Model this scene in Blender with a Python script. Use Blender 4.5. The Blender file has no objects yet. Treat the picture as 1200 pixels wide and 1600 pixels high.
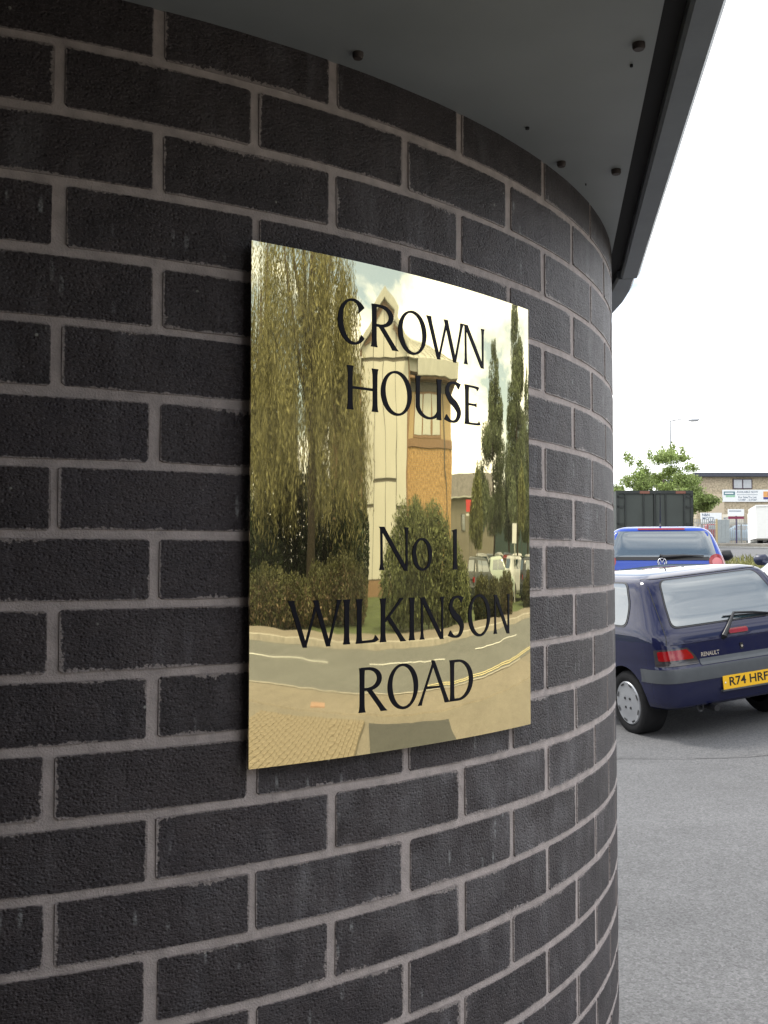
import bpy, math, random
import numpy as np
from mathutils import Vector, Matrix
random.seed(7); RNG = np.random.default_rng(7)
rad = math.radians
scene = bpy.context.scene
COL = scene.collection

# ------------------------------------------------------------------ camera
WALL_R = 1.42917
CAM_H = 1.36
cam_d = bpy.data.cameras.new('camera'); cam = bpy.data.objects.new('camera', cam_d); COL.objects.link(cam)
cam_d.sensor_fit = 'VERTICAL'; cam_d.sensor_height = 24.0; cam_d.sensor_width = 18.0
cam_d.lens = 24.0 * 1667.98 / 1600.0
cam_d.clip_start = 0.02; cam_d.clip_end = 3000
CAM_YAW, CAM_PITCH = 0.37185, 0.04722
_f = Vector((math.sin(CAM_YAW) * math.cos(CAM_PITCH), math.cos(CAM_YAW) * math.cos(CAM_PITCH), math.sin(CAM_PITCH)))
_r = Vector((math.cos(CAM_YAW), -math.sin(CAM_YAW), 0)); _u = _r.cross(_f)
cam.matrix_world = Matrix(((_r.x, _u.x, -_f.x, 0.0), (_r.y, _u.y, -_f.y, -2.59113), (_r.z, _u.z, -_f.z, CAM_H), (0, 0, 0, 1)))
scene.camera = cam

# ------------------------------------------------------------------ sky, sun, exposure
SUN_EL, SUN_AZ = rad(52), rad(-30)          # azimuth measured from +y towards +x
world = bpy.data.worlds.new('World'); scene.world = world; world.use_nodes = True
nt = world.node_tree; N = nt.nodes; Lk = nt.links; N.clear()
out = N.new('ShaderNodeOutputWorld'); bg = N.new('ShaderNodeBackground'); Lk.new(bg.outputs[0], out.inputs[0])
sky = N.new('ShaderNodeTexSky'); sky.sky_type = 'NISHITA'; sky.sun_disc = False
sky.sun_elevation = SUN_EL; sky.sun_rotation = SUN_AZ; sky.air_density = 1.0; sky.dust_density = 1.5; sky.ozone_density = 1.0
tc = N.new('ShaderNodeTexCoord'); sep = N.new('ShaderNodeSeparateXYZ'); Lk.new(tc.outputs['Generated'], sep.inputs[0])
zc = N.new('ShaderNodeMath'); zc.operation = 'MAXIMUM'; zc.inputs[1].default_value = 0.0; Lk.new(sep.outputs['Z'], zc.inputs[0])
za = N.new('ShaderNodeMath'); za.operation = 'ADD'; za.inputs[1].default_value = 0.22; Lk.new(zc.outputs[0], za.inputs[0])
dx = N.new('ShaderNodeMath'); dx.operation = 'DIVIDE'; Lk.new(sep.outputs['X'], dx.inputs[0]); Lk.new(za.outputs[0], dx.inputs[1])
dy = N.new('ShaderNodeMath'); dy.operation = 'DIVIDE'; Lk.new(sep.outputs['Y'], dy.inputs[0]); Lk.new(za.outputs[0], dy.inputs[1])
cmb = N.new('ShaderNodeCombineXYZ'); Lk.new(dx.outputs[0], cmb.inputs[0]); Lk.new(dy.outputs[0], cmb.inputs[1]); cmb.inputs[2].default_value = 199.33
n1 = N.new('ShaderNodeTexNoise'); n1.inputs['Scale'].default_value = 0.85; n1.inputs['Detail'].default_value = 9; n1.inputs['Roughness'].default_value = 0.58; n1.inputs['Distortion'].default_value = 0.35
Lk.new(cmb.outputs[0], n1.inputs['Vector'])
cr = N.new('ShaderNodeValToRGB'); cr.color_ramp.elements[0].position = 0.40; cr.color_ramp.elements[0].color = (0.10, 0.10, 0.10, 1)
cr.color_ramp.elements[1].position = 0.50; cr.color_ramp.elements[1].color = (1, 1, 1, 1); Lk.new(n1.outputs['Fac'], cr.inputs[0])
n2 = N.new('ShaderNodeTexNoise'); n2.inputs['Scale'].default_value = 2.4; n2.inputs['Detail'].default_value = 6; Lk.new(cmb.outputs[0], n2.inputs['Vector'])
cr2 = N.new('ShaderNodeValToRGB'); cr2.color_ramp.elements[0].position = 0.3; cr2.color_ramp.elements[0].color = (9.0, 9.3, 9.8, 1)
cr2.color_ramp.elements[1].position = 0.68; cr2.color_ramp.elements[1].color = (14.0, 13.9, 13.6, 1); Lk.new(n2.outputs['Fac'], cr2.inputs[0])
mx = N.new('ShaderNodeMix'); mx.data_type = 'RGBA'; Lk.new(cr.outputs[0], mx.inputs['Factor']); Lk.new(sky.outputs[0], mx.inputs['A']); Lk.new(cr2.outputs[0], mx.inputs['B'])
Lk.new(mx.outputs['Result'], bg.inputs[0]); bg.inputs[1].default_value = 0.10

sun_d = bpy.data.lights.new('sun', 'SUN'); sun = bpy.data.objects.new('sun', sun_d); COL.objects.link(sun)
sun_d.energy = 1.3; sun_d.angle = rad(14); sun_d.color = (1.0, 0.95, 0.87)
_s = Vector((math.sin(SUN_AZ) * math.cos(SUN_EL), math.cos(SUN_AZ) * math.cos(SUN_EL), math.sin(SUN_EL)))
sun.rotation_euler = (-_s).to_track_quat('-Z', 'Y').to_euler(); sun.location = _s * 60

vs = scene.view_settings; vs.view_transform = 'Standard'; vs.look = 'None'; vs.gamma = 1.0; vs.exposure = 1.10; vs.use_curve_mapping = False
scene.cycles.use_denoising = True
scene.cycles.max_bounces = 8; scene.cycles.glossy_bounces = 4; scene.cycles.transparent_max_bounces = 8

# ------------------------------------------------------------------ helpers
def tag(o, label=None, cat=None, group=None, kind=None):
    if label: o['label'] = label
    if cat: o['category'] = cat
    if group: o['group'] = group
    if kind: o['kind'] = kind
    return o

def empty(name, loc=(0, 0, 0), rz=0, label=None, cat=None, group=None):
    o = bpy.data.objects.new(name, None); COL.objects.link(o); o.location = loc; o.rotation_euler = (0, 0, rz)
    o.empty_display_size = 0.1
    return tag(o, label, cat, group)

def link(name, me, mat=None, parent=None):
    o = bpy.data.objects.new(name, me); COL.objects.link(o)
    if mat is not None and len(me.materials) == 0: me.materials.append(mat)
    if parent: o.parent = parent
    return o

class MB:
    """collects vertices and faces for one mesh"""
    def __init__(s): s.v = []; s.f = []
    def add(s, vs_, fs):
        b = len(s.v); s.v += [tuple(p) for p in vs_]; s.f += [tuple(i + b for i in f) for f in fs]; return s
    def box(s, c, d, rz=0, ax=None):
        hx, hy, hz = d[0] / 2, d[1] / 2, d[2] / 2
        P = [Vector((x, y, z)) for x in (-hx, hx) for y in (-hy, hy) for z in (-hz, hz)]
        if rz: P = [Matrix.Rotation(rz, 3, 'Z') @ p for p in P]
        if ax is not None: P = [ax @ p for p in P]
        P = [p + Vector(c) for p in P]
        return s.add(P, [(0, 1, 3, 2), (4, 6, 7, 5), (0, 4, 5, 1), (2, 3, 7, 6), (0, 2, 6, 4), (1, 5, 7, 3)])
    def tube(s, pts, rs, n=8, cap=True):
        pts = [Vector(p) for p in pts]
        if not hasattr(rs, '__len__'): rs = [rs] * len(pts)
        rings = []
        for i, p in enumerate(pts):
            a = pts[max(i - 1, 0)]; b = pts[min(i + 1, len(pts) - 1)]
            t = (b - a).normalized(); ref = Vector((0, 0, 1)) if abs(t.z) < 0.9 else Vector((1, 0, 0))
            x = t.cross(ref).normalized(); y = t.cross(x)
            rings.append([p + (x * math.cos(k * 2 * math.pi / n) + y * math.sin(k * 2 * math.pi / n)) * rs[i] for k in range(n)])
        V = [q for r_ in rings for q in r_]; F = []
        for i in range(len(pts) - 1):
            for k in range(n): F.append((i * n + k, i * n + (k + 1) % n, (i + 1) * n + (k + 1) % n, (i + 1) * n + k))
        if cap: F.append(tuple(range(n))[::-1]); F.append(tuple((len(pts) - 1) * n + k for k in range(n)))
        return s.add(V, F)
    def lathe(s, prof, c=(0, 0, 0), axis='Y', n=28):
        V = []; F = []
        for (r_, h) in prof:
            for k in range(n):
                a = 2 * math.pi * k / n
                if axis == 'Y': V.append((c[0] + r_ * math.cos(a), c[1] + h, c[2] + r_ * math.sin(a)))
                else: V.append((c[0] + r_ * math.cos(a), c[1] + r_ * math.sin(a), c[2] + h))
        for i in range(len(prof) - 1):
            for k in range(n): F.append((i * n + k, i * n + (k + 1) % n, (i + 1) * n + (k + 1) % n, (i + 1) * n + k))
        return s.add(V, F)
    def prism(s, poly, fn0, fn1):
        n = len(poly)
        V = [fn0(*p) for p in poly] + [fn1(*p) for p in poly]
        F = [tuple(range(n)), tuple(range(n, 2 * n))[::-1]] + [(i, i + n, (i + 1) % n + n, (i + 1) % n) for i in range(n)]
        return s.add(V, F)
    def mesh(s, name='mesh', smooth=False, ang=None):
        me = bpy.data.meshes.new(name); me.from_pydata(s.v, [], s.f); me.update()
        fix_normals(me)
        if smooth:
            me.polygons.foreach_set('use_smooth', [True] * len(me.polygons))
            if ang: me.set_sharp_from_angle(angle=rad(ang))
        return me
    def build(s, name, mat, parent=None, smooth=False, ang=None):
        return link(name, s.mesh(name, smooth, ang), mat, parent)

import bmesh
def fix_normals(me):
    bm = bmesh.new(); bm.from_mesh(me); bmesh.ops.recalc_face_normals(bm, faces=bm.faces); bm.to_mesh(me); bm.free()

def quads(name, V, mat, parent=None, smooth=False):
    """V: (n,4,3) array of separate quads -> one mesh object"""
    n = len(V); me = bpy.data.meshes.new(name)
    me.vertices.add(n * 4); me.vertices.foreach_set('co', np.ascontiguousarray(V, dtype=np.float32).ravel())
    me.loops.add(n * 4); me.loops.foreach_set('vertex_index', np.arange(n * 4, dtype=np.int32))
    me.polygons.add(n); me.polygons.foreach_set('loop_start', np.arange(0, n * 4, 4, dtype=np.int32))
    me.update(); me.validate()
    return link(name, me, mat, parent)

def copy_tree(o, parent=None):
    c = o.copy(); COL.objects.link(c); c.parent = parent
    for ch in list(o.children): copy_tree(ch, c)
    return c

# ------------------------------------------------------------------ materials
MATS = {}
def pmat(name, col, rough=0.6, metal=0.0, var=0.12, scale=6.0, bump=0.0, bscale=60.0, coat=0.0, spec=0.5, ior=None, emit=None, island=0.0, trans=0.0, coord='Object', detail=4):
    if name in MATS: return MATS[name]
    m = bpy.data.materials.new(name); m.use_nodes = True; MATS[name] = m
    n = m.node_tree.nodes; l = m.node_tree.links; p = n['Principled BSDF']
    p.inputs['Roughness'].default_value = rough; p.inputs['Metallic'].default_value = metal
    p.inputs['Specular IOR Level'].default_value = spec
    if ior: p.inputs['IOR'].default_value = ior
    if coat: p.inputs['Coat Weight'].default_value = coat; p.inputs['Coat Roughness'].default_value = 0.03
    tc = n.new('ShaderNodeTexCoord'); src = tc.outputs[coord]
    no = n.new('ShaderNodeTexNoise'); no.inputs['Scale'].default_value = scale; no.inputs['Detail'].default_value = detail; l.new(src, no.inputs['Vector'])
    mr = n.new('ShaderNodeMapRange'); mr.inputs['From Min'].default_value = 0.25; mr.inputs['From Max'].default_value = 0.75
    mr.inputs['To Min'].default_value = 1 - var; mr.inputs['To Max'].default_value = 1 + var; l.new(no.outputs['Fac'], mr.inputs['Value'])
    val = mr.outputs[0]
    if island:
        g = n.new('ShaderNodeNewGeometry'); m2 = n.new('ShaderNodeMapRange'); m2.inputs['To Min'].default_value = 1 - island; m2.inputs['To Max'].default_value = 1 + island
        l.new(g.outputs['Random Per Island'], m2.inputs['Value']); mm = n.new('ShaderNodeMath'); mm.operation = 'MULTIPLY'; l.new(val, mm.inputs[0]); l.new(m2.outputs[0], mm.inputs[1]); val = mm.outputs[0]
    vm = n.new('ShaderNodeVectorMath'); vm.operation = 'SCALE'; vm.inputs[0].default_value = col[:3]; l.new(val, vm.inputs['Scale']); l.new(vm.outputs[0], p.inputs['Base Color'])
    if bump:
        nb = n.new('ShaderNodeTexNoise'); nb.inputs['Scale'].default_value = bscale; nb.inputs['Detail'].default_value = 5; l.new(src, nb.inputs['Vector'])
        b = n.new('ShaderNodeBump'); b.inputs['Strength'].default_value = 1.0; b.inputs['Distance'].default_value = bump; l.new(nb.outputs['Fac'], b.inputs['Height']); l.new(b.outputs[0], p.inputs['Normal'])
    if trans:
        tr = n.new('ShaderNodeBsdfTranslucent'); l.new(vm.outputs[0], tr.inputs['Color']); ms = n.new('ShaderNodeMixShader'); ms.inputs[0].default_value = trans
        l.new(p.outputs[0], ms.inputs[1]); l.new(tr.outputs[0], ms.inputs[2]); l.new(ms.outputs[0], n['Material Output'].inputs['Surface'])
    return m

def nd(nodes, kind, **kw):
    x = nodes.new(kind)
    for k, v in kw.items():
        if k in ('operation', 'data_type', 'blend_type', 'feature', 'distance', 'noise_dimensions', 'interpolation_type'): setattr(x, k, v)
        else: x.inputs[k].default_value = v
    return x

def brick_material(name):
    m = bpy.data.materials.new(name); m.use_nodes = True; n = m.node_tree.nodes; l = m.node_tree.links; p = n['Principled BSDF']
    tc = n.new('ShaderNodeTexCoord'); oi = n.new('ShaderNodeObjectInfo'); uv = n.new('ShaderNodeUVMap')
    off = nd(n, 'ShaderNodeVectorMath', operation='SCALE'); off.inputs[0].default_value = (37.1, 19.7, 53.3); l.new(oi.outputs['Random'], off.inputs['Scale'])
    add = nd(n, 'ShaderNodeVectorMath', operation='ADD'); l.new(tc.outputs['Object'], add.inputs[0]); l.new(off.outputs[0], add.inputs[1]); vec = add.outputs[0]
    def noise(scale, det=5, rough=0.55, v=vec, dist=0.0):
        x = nd(n, 'ShaderNodeTexNoise', Scale=scale, Detail=min(det, 3), Roughness=rough, Distortion=dist); l.new(v, x.inputs['Vector']); return x.outputs['Fac']
    def ramp(v, a, b, lo=0.0, hi=1.0):
        x = nd(n, 'ShaderNodeMapRange'); x.inputs['From Min'].default_value = a; x.inputs['From Max'].default_value = b; x.inputs['To Min'].default_value = lo; x.inputs['To Max'].default_value = hi
        l.new(v, x.inputs['Value']); return x.outputs[0]
    def mul(a, b):
        x = nd(n, 'ShaderNodeMath', operation='MULTIPLY')
        l.new(a, x.inputs[0]); (l.new(b, x.inputs[1]) if hasattr(b, 'node') else setattr(x.inputs[1], 'default_value', b)); return x.outputs[0]
    def mix(f, a, b):
        x = n.new('ShaderNodeMix'); x.data_type = 'RGBA'
        l.new(f, x.inputs['Factor'])
        for s_, v in (('A', a), ('B', b)):
            if hasattr(v, 'node'): l.new(v, x.inputs[s_])
            else: x.inputs[s_].default_value = (*v, 1)
        return x.outputs['Result']
    # body colour: charcoal, some browner, some bluer
    fr = nd(n, 'ShaderNodeMath', operation='FRACT'); m7 = nd(n, 'ShaderNodeMath', operation='MULTIPLY'); l.new(oi.outputs['Random'], m7.inputs[0]); m7.inputs[1].default_value = 7.31; l.new(m7.outputs[0], fr.inputs[0])
    tone = mix(oi.outputs['Random'], (0.037, 0.028, 0.030), (0.048, 0.039, 0.046)); tone = mix(ramp(fr.outputs[0], 0.0, 1.0, 0.0, 0.62), tone, (0.018, 0.014, 0.016))
    c = mix(ramp(noise(26, 4), 0.35, 0.7), tone, (0.064, 0.052, 0.055))
    c = mix(ramp(noise(8, 3), 0.62, 0.82, 0, 0.4), c, (0.062, 0.042, 0.036))
    gr = noise(420, 3, 0.65); c = mix(ramp(gr, 0.30, 0.46, 0.65, 0), c, (0.012, 0.010, 0.011)); c = mix(ramp(gr, 0.55, 0.72, 0, 0.7), c, (0.15, 0.135, 0.144))
    # bloom of salts, in streaks and near edges
    mp = n.new('ShaderNodeMapping'); mp.inputs['Scale'].default_value = (34, 34, 7); l.new(vec, mp.inputs['Vector'])
    st = noise(1.0, 4, 0.6, mp.outputs[0]); big = noise(5.5, 2)
    blo = mul(ramp(st, 0.48, 0.76), ramp(big, 0.46, 0.64))
    c = mix(mul(blo, 0.42), c, (0.20, 0.195, 0.21))
    ge = n.new('ShaderNodeNewGeometry'); sg = n.new('ShaderNodeSeparateXYZ'); l.new(ge.outputs['Position'], sg.inputs[0])
    run = mul(mul(ramp(sg.outputs[2], 0.72, 0.98), ramp(sg.outputs[2], 1.16, 1.08)), mul(ramp(sg.outputs[0], 0.22, 0.42), ramp(sg.outputs[0], 1.08, 0.84)))
    c = mix(mul(mul(run, mul(ramp(noise(10, 3), 0.42, 0.68), ramp(st, 0.25, 0.62))), 0.6), c, (0.25, 0.24, 0.25))
    # pale specks
    spk = noise(330, 2, 0.5); spk = mul(ramp(spk, 0.70, 0.76), ramp(noise(40, 2), 0.42, 0.6))
    c = mix(mul(spk, 0.5), c, (0.26, 0.25, 0.22))
    v2 = nd(n, 'ShaderNodeTexVoronoi', Scale=46.0); l.new(vec, v2.inputs['Vector'])
    dots = mul(ramp(v2.outputs['Distance'], 0.055, 0.10, 1, 0), ramp(noise(17, 1), 0.60, 0.64))
    c = mix(mul(dots, 0.75), c, (0.42, 0.42, 0.38))
    mp3 = n.new('ShaderNodeMapping'); mp3.inputs['Scale'].default_value = (62, 62, 13); l.new(vec, mp3.inputs['Vector'])
    v3 = nd(n, 'ShaderNodeTexVoronoi', Scale=1.0); l.new(mp3.outputs[0], v3.inputs['Vector'])
    drip = mul(mul(ramp(v3.outputs['Distance'], 0.10, 0.20, 1, 0), ramp(noise(9, 1), 0.57, 0.62)), ramp(noise(150, 2), 0.35, 0.6))
    c = mix(mul(drip, 0.6), c, (0.36, 0.37, 0.37))
    # mortar smear on the arrises
    sp = n.new('ShaderNodeSeparateXYZ'); l.new(uv.outputs[0], sp.inputs[0])   # uv = metres to the nearest end / bed
    mn = nd(n, 'ShaderNodeMath', operation='MINIMUM'); l.new(sp.outputs[0], mn.inputs[0]); l.new(sp.outputs[1], mn.inputs[1])
    lim = mul(ramp(noise(230, 3, 0.6), 0.30, 0.75), ramp(noise(11, 2), 0.52, 0.74, 0.0024, 0.0105))
    df = nd(n, 'ShaderNodeMath', operation='SUBTRACT'); l.new(lim, df.inputs[0]); l.new(mn.outputs[0], df.inputs[1])
    sm = ramp(df.outputs[0], -0.0004, 0.0008)
    c = mix(mul(sm, 0.85), c, (0.36, 0.315, 0.30))
    l.new(c, p.inputs['Base Color'])
    p.inputs['Roughness'].default_value = 0.54; p.inputs['Specular IOR Level'].default_value = 0.48
    # texture: coarse drag marks + pits
    mp2 = n.new('ShaderNodeMapping'); mp2.inputs['Scale'].default_value = (190, 190, 420); l.new(vec, mp2.inputs['Vector'])
    h1 = noise(1.0, 4, 0.62, mp2.outputs[0], 0.6)
    vo = nd(n, 'ShaderNodeTexVoronoi', Scale=210.0); l.new(vec, vo.inputs['Vector'])
    pit = ramp(vo.outputs['Distance'], 0.0, 0.45)
    hm = nd(n, 'ShaderNodeMath', operation='MULTIPLY_ADD'); l.new(h1, hm.inputs[0]); hm.inputs[1].default_value = 1.0; l.new(mul(pit, 0.55), hm.inputs[2])
    h3 = nd(n, 'ShaderNodeMath', operation='MULTIPLY_ADD'); l.new(noise(42, 3), h3.inputs[0]); h3.inputs[1].default_value = 1.1; l.new(hm.outputs[0], h3.inputs[2])
    b = nd(n, 'ShaderNodeBump', Strength=1.0, Distance=0.0022); l.new(h3.outputs[0], b.inputs['Height']); l.new(b.outputs[0], p.inputs['Normal'])
    return m

def mortar_material():
    m = pmat('mortar', (0.48, 0.422, 0.405), 0.9, var=0.20, scale=60, detail=4, bump=0.0011, bscale=420, spec=0.2)
    return m

def asphalt_material(name, base, warm=0.0, speck=0.38):
    m = bpy.data.materials.new(name); m.use_nodes = True; n = m.node_tree.nodes; l = m.node_tree.links; p = n['Principled BSDF']
    tc = n.new('ShaderNodeTexCoord'); vec = tc.outputs['Object']
    def noise(s, d=4, r=0.55):
        x = nd(n, 'ShaderNodeTexNoise', Scale=s, Detail=d, Roughness=r); l.new(vec, x.inputs['Vector']); return x.outputs['Fac']
    def ramp(v, a, b, lo, hi):
        x = nd(n, 'ShaderNodeMapRange'); x.inputs['From Min'].default_value = a; x.inputs['From Max'].default_value = b; x.inputs['To Min'].default_value = lo; x.inputs['To Max'].default_value = hi
        l.new(v, x.inputs['Value']); return x.outputs[0]
    def mul(a, b):
        x = nd(n, 'ShaderNodeMath', operation='MULTIPLY'); l.new(a, x.inputs[0]); l.new(b, x.inputs[1]); return x.outputs[0]
    v = mul(ramp(noise(0.55, 5, 0.6), 0.3, 0.7, 0.92, 1.07), ramp(noise(100, 3, 0.7), 0.3, 0.7, 1 - speck, 1 + speck))
    v = mul(v, ramp(noise(3.2, 4), 0.35, 0.7, 0.95, 1.04))
    mpp = n.new('ShaderNodeMapping'); mpp.inputs['Rotation'].default_value = (0, 0, 0.5); mpp.inputs['Scale'].default_value = (0.35, 2.6, 1); l.new(vec, mpp.inputs['Vector'])
    x = nd(n, 'ShaderNodeTexNoise', Scale=1.0, Detail=3); l.new(mpp.outputs[0], x.inputs['Vector']); v = mul(v, ramp(x.outputs['Fac'], 0.35, 0.65, 0.95, 1.03))
    vo = nd(n, 'ShaderNodeTexVoronoi', Scale=8.0); l.new(vec, vo.inputs['Vector']); vs_ = nd(n, 'ShaderNodeTexVoronoi', Scale=70.0); l.new(vec, vs_.inputs['Vector']); v = mul(v, ramp(vs_.outputs['Color'], 0.0, 1.0, 0.72, 1.25)); v = mul(v, mul_gate(n, l, ramp(vo.outputs['Distance'], 0.05, 0.09, 0.35, 1.0), ramp(noise(2.1, 1), 0.66, 0.68, 0, 1)))
    vm = nd(n, 'ShaderNodeVectorMath', operation='SCALE'); vm.inputs[0].default_value = base; l.new(v, vm.inputs['Scale']); l.new(vm.outputs[0], p.inputs['Base Color'])
    p.inputs['Roughness'].default_value = 0.85; p.inputs['Specular IOR Level'].default_value = 0.3
    b = nd(n, 'ShaderNodeBump', Strength=0.8, Distance=0.004); l.new(noise(110, 3, 0.7), b.inputs['Height']); l.new(b.outputs[0], p.inputs['Normal'])
    return m
def mul_gate(n, l, v, g):
    x = n.new('ShaderNodeMix'); x.data_type = 'FLOAT'; x.inputs[2].default_value = 1.0; l.new(g, x.inputs[0]); l.new(v, x.inputs[3]); return x.outputs[0]

M_BRICK = brick_material('charcoal_brick')
M_MORTAR = mortar_material()
M_SOFFIT = pmat('soffit_paint', (0.34, 0.37, 0.38), 0.45, var=0.13, scale=4.5, bump=0.0004, bscale=30)
M_GUTTER = pmat('gutter_metal', (0.20, 0.225, 0.25), 0.4, var=0.12, scale=9, bump=0.0004, bscale=40)
M_DARK = pmat('dark_gap', (0.018, 0.018, 0.020), 0.8)
M_BOLT = pmat('bolt_plastic', (0.07, 0.055, 0.05), 0.5)
M_ASPH = asphalt_material('car_park_asphalt', (0.132, 0.132, 0.134))
M_ROAD = asphalt_material('road_asphalt', (0.145, 0.146, 0.138), speck=0.25)
M_PAVE = asphalt_material('pavement_tarmac', (0.225, 0.195, 0.155), speck=0.2)
M_FORE = asphalt_material('forecourt_tarmac', (0.205, 0.180, 0.145), speck=0.2)
M_KERB = pmat('kerb_concrete', (0.36, 0.33, 0.28), 0.85, var=0.2, scale=5, bump=0.002)
M_WHITEP = pmat('white_road_paint', (0.75, 0.74, 0.68), 0.7, var=0.15, scale=9)
M_YELP = pmat('yellow_road_paint', (0.70, 0.60, 0.32), 0.7, var=0.15, scale=9)
M_GRASS = pmat('grass_ground', (0.075, 0.10, 0.030), 0.9, var=0.35, scale=1.3, bump=0.02, bscale=30, detail=8)
M_DRYGRASS = pmat('dry_grass', (0.25, 0.215, 0.11), 0.9, var=0.45, scale=2.2, bump=0.02, bscale=20, detail=8)

# ------------------------------------------------------------------ terrain
def sstep(v, a, b):
    t = min(1.0, max(0.0, (v - a) / (b - a))); return t * t * (3 - 2 * t)
GY = [(-500, 0), (5, 0), (7, .05), (9, .2), (11, .42), (14, 1.05), (17, 1.4), (20, 1.6), (34, 2.05), (51, 2.38), (60, 2.78), (100, 3.3), (900, 5)]
def lin(tab, v):
    for (a, p), (b, q) in zip(tab, tab[1:]):
        if v <= b: return p + (q - p) * (v - a) / (b - a)
    return tab[-1][1]
def H(x, y):
    near = sstep(y, -2.5, 0.0) * (1 - sstep(x, 10, 16)) * (1 - sstep(y, 12, 20))
    z = -0.13 * near + max(0.0, min(0.45, (x - 5.3) * 0.1)) * sstep(y, 1, 4) * (1 - sstep(x, 10, 18)) * (1 - sstep(y, 9, 14))
    z += lin(GY, y) + 0.016 * max(0.0, min(60.0, x - 28)) * (1 - sstep(y, 5, 30))
    return z

def sheet(name, xs, ys, dz, mat, keep=None, kind='structure'):
    idx = {}; V = []; F = []
    def vid(i, j):
        if (i, j) not in idx: idx[(i, j)] = len(V); V.append((xs[i], ys[j], H(xs[i], ys[j]) + dz))
        return idx[(i, j)]
    for i in range(len(xs) - 1):
        for j in range(len(ys) - 1):
            cx, cy = (xs[i] + xs[i + 1]) / 2, (ys[j] + ys[j + 1]) / 2
            if keep is None or keep(cx, cy): F.append((vid(i, j), vid(i + 1, j), vid(i + 1, j + 1), vid(i, j + 1)))
    me = bpy.data.meshes.new(name); me.from_pydata(V, [], F); me.polygons.foreach_set('use_smooth', [True] * len(F)); me.update()
    return tag(link(name, me, mat), kind=kind)

def axis(fine0, fine1, step, far):
    a = list(np.arange(fine0, fine1 + 1e-6, step)); lo = fine0; s = step; L0 = []
    while lo > -far: s *= 1.5; lo -= s; L0.append(lo)
    hi = fine1; s = step; R0 = []
    while hi < far: s *= 1.5; hi += s; R0.append(hi)
    return L0[::-1] + a + R0
sheet('ground', axis(-30, 70, 2.0, 900), axis(-40, 80, 2.0, 900), -0.05, M_GRASS)

def catmull(P, step=0.6):
    P = [Vector((*p, 0)) for p in P]; out_ = []
    for i in range(len(P) - 1):
        p0 = P[max(i - 1, 0)]; p1 = P[i]; p2 = P[i + 1]; p3 = P[min(i + 2, len(P) - 1)]
        n = max(2, int((p2 - p1).length / step))
        for k in range(n):
            t = k / n
            out_.append(0.5 * ((2 * p1) + (-p0 + p2) * t + (2 * p0 - 5 * p1 + 4 * p2 - p3) * t * t + (-p0 + 3 * p1 - 3 * p2 + p3) * t ** 3))
    out_.append(P[-1]); return out_
ROADC = catmull([(3.5, -40), (5.2, -28), (7.0, -20), (8.4, -16), (9.4, -13.15), (10.06, -11.5), (10.7, -9.9), (11.3, -8.3), (12.2, -7.0), (13.7, -5.65), (15.6, -4.4), (17.8, -3.0), (21.5, -.6), (27, 3.5), (31.5, 9), (33, 16), (31.5, 24), (28, 31), (22, 37), (12, 44), (0, 50)])
def normals2(P):
    out_ = []
    for i in range(len(P)):
        t = (P[min(i + 1, len(P) - 1)] - P[max(i - 1, 0)]).normalized(); out_.append(Vector((-t.y, t.x, 0)))   # left of travel = building side
    return out_
ROADN = normals2(ROADC)
def strip(name, o0, o1, dz, mat, i0=0, i1=None, kind='structure', prof=None, parent=None, wob=0.0):
    """sheet along the road between offsets o0 and o1 from its centre (positive = building side)"""
    i1 = i1 or len(ROADC) - 1; V = []; F = []
    prof = prof or [(o0, dz), (o1, dz)]; m = len(prof)
    for i in range(i0, i1 + 1):
        for (o, z) in prof:
            p = ROADC[i] + ROADN[i] * o; V.append((p.x, p.y, H(p.x, p.y) + z))
    for i in range(i1 - i0):
        for k in range(m - 1): F.append((i * m + k, i * m + k + 1, (i + 1) * m + k + 1, (i + 1) * m + k))
    me = bpy.data.meshes.new(name); me.from_pydata(V, [], F); me.update(); fix_normals(me)
    o = link(name, me, mat, parent)
    if kind: tag(o, kind=kind)
    return o
RW_N, RW_F = 3.15, 2.35            # half widths: near side, far side
def side_of_road(x, y):
    best = min(range(len(ROADC)), key=lambda i: (ROADC[i].x - x) ** 2 + (ROADC[i].y - y) ** 2)
    return (Vector((x, y, 0)) - ROADC[best]).dot(ROADN[best])
road = strip('road', RW_N, -RW_F, 0.006, M_ROAD)
strip('pavement_far', 0, 0, 0, M_PAVE, prof=[(-RW_F - 0.02, 0.0), (-RW_F - 0.02, 0.11), (-RW_F - 0.15, 0.118), (-RW_F - 1.9, 0.118), (-RW_F - 1.9, -0.05)])
strip('kerb_far', 0, 0, 0, M_KERB, prof=[(-RW_F, 0.0), (-RW_F, 0.115), (-RW_F - 0.14, 0.125)])
strip('pavement_near', 0, 0, 0, M_PAVE, i1=60, prof=[(RW_N + 0.02, 0.0), (RW_N + 0.02, 0.022), (RW_N + 1.5, 0.016), (RW_N + 1.55, -0.03)])
strip('kerb_near', 0, 0, 0, M_KERB, i1=60, prof=[(RW_N, 0.0), (RW_N, 0.024), (RW_N + 0.13, 0.028)])
sheet('car_park', list(np.arange(-14, 16.01, 0.5)), list(np.arange(-18, 11.51, 0.5)), 0.0, M_ASPH, keep=lambda x, y: (y > -2.0 and not (x > 7 and y < 1.0)) and side_of_road(x, y) > 2.9)
sheet('forecourt', list(np.arange(-14, 16.01, 0.5)), list(np.arange(-18, 1.01, 0.5)), 0.0, M_FORE, keep=lambda x, y: (y < -2.0 or x > 7) and side_of_road(x, y) > 2.9)
sheet('service_yard', list(np.arange(9, 80, 2.0)), list(np.arange(17.0, 76, 2.0)), -0.005, M_ASPH)
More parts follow.
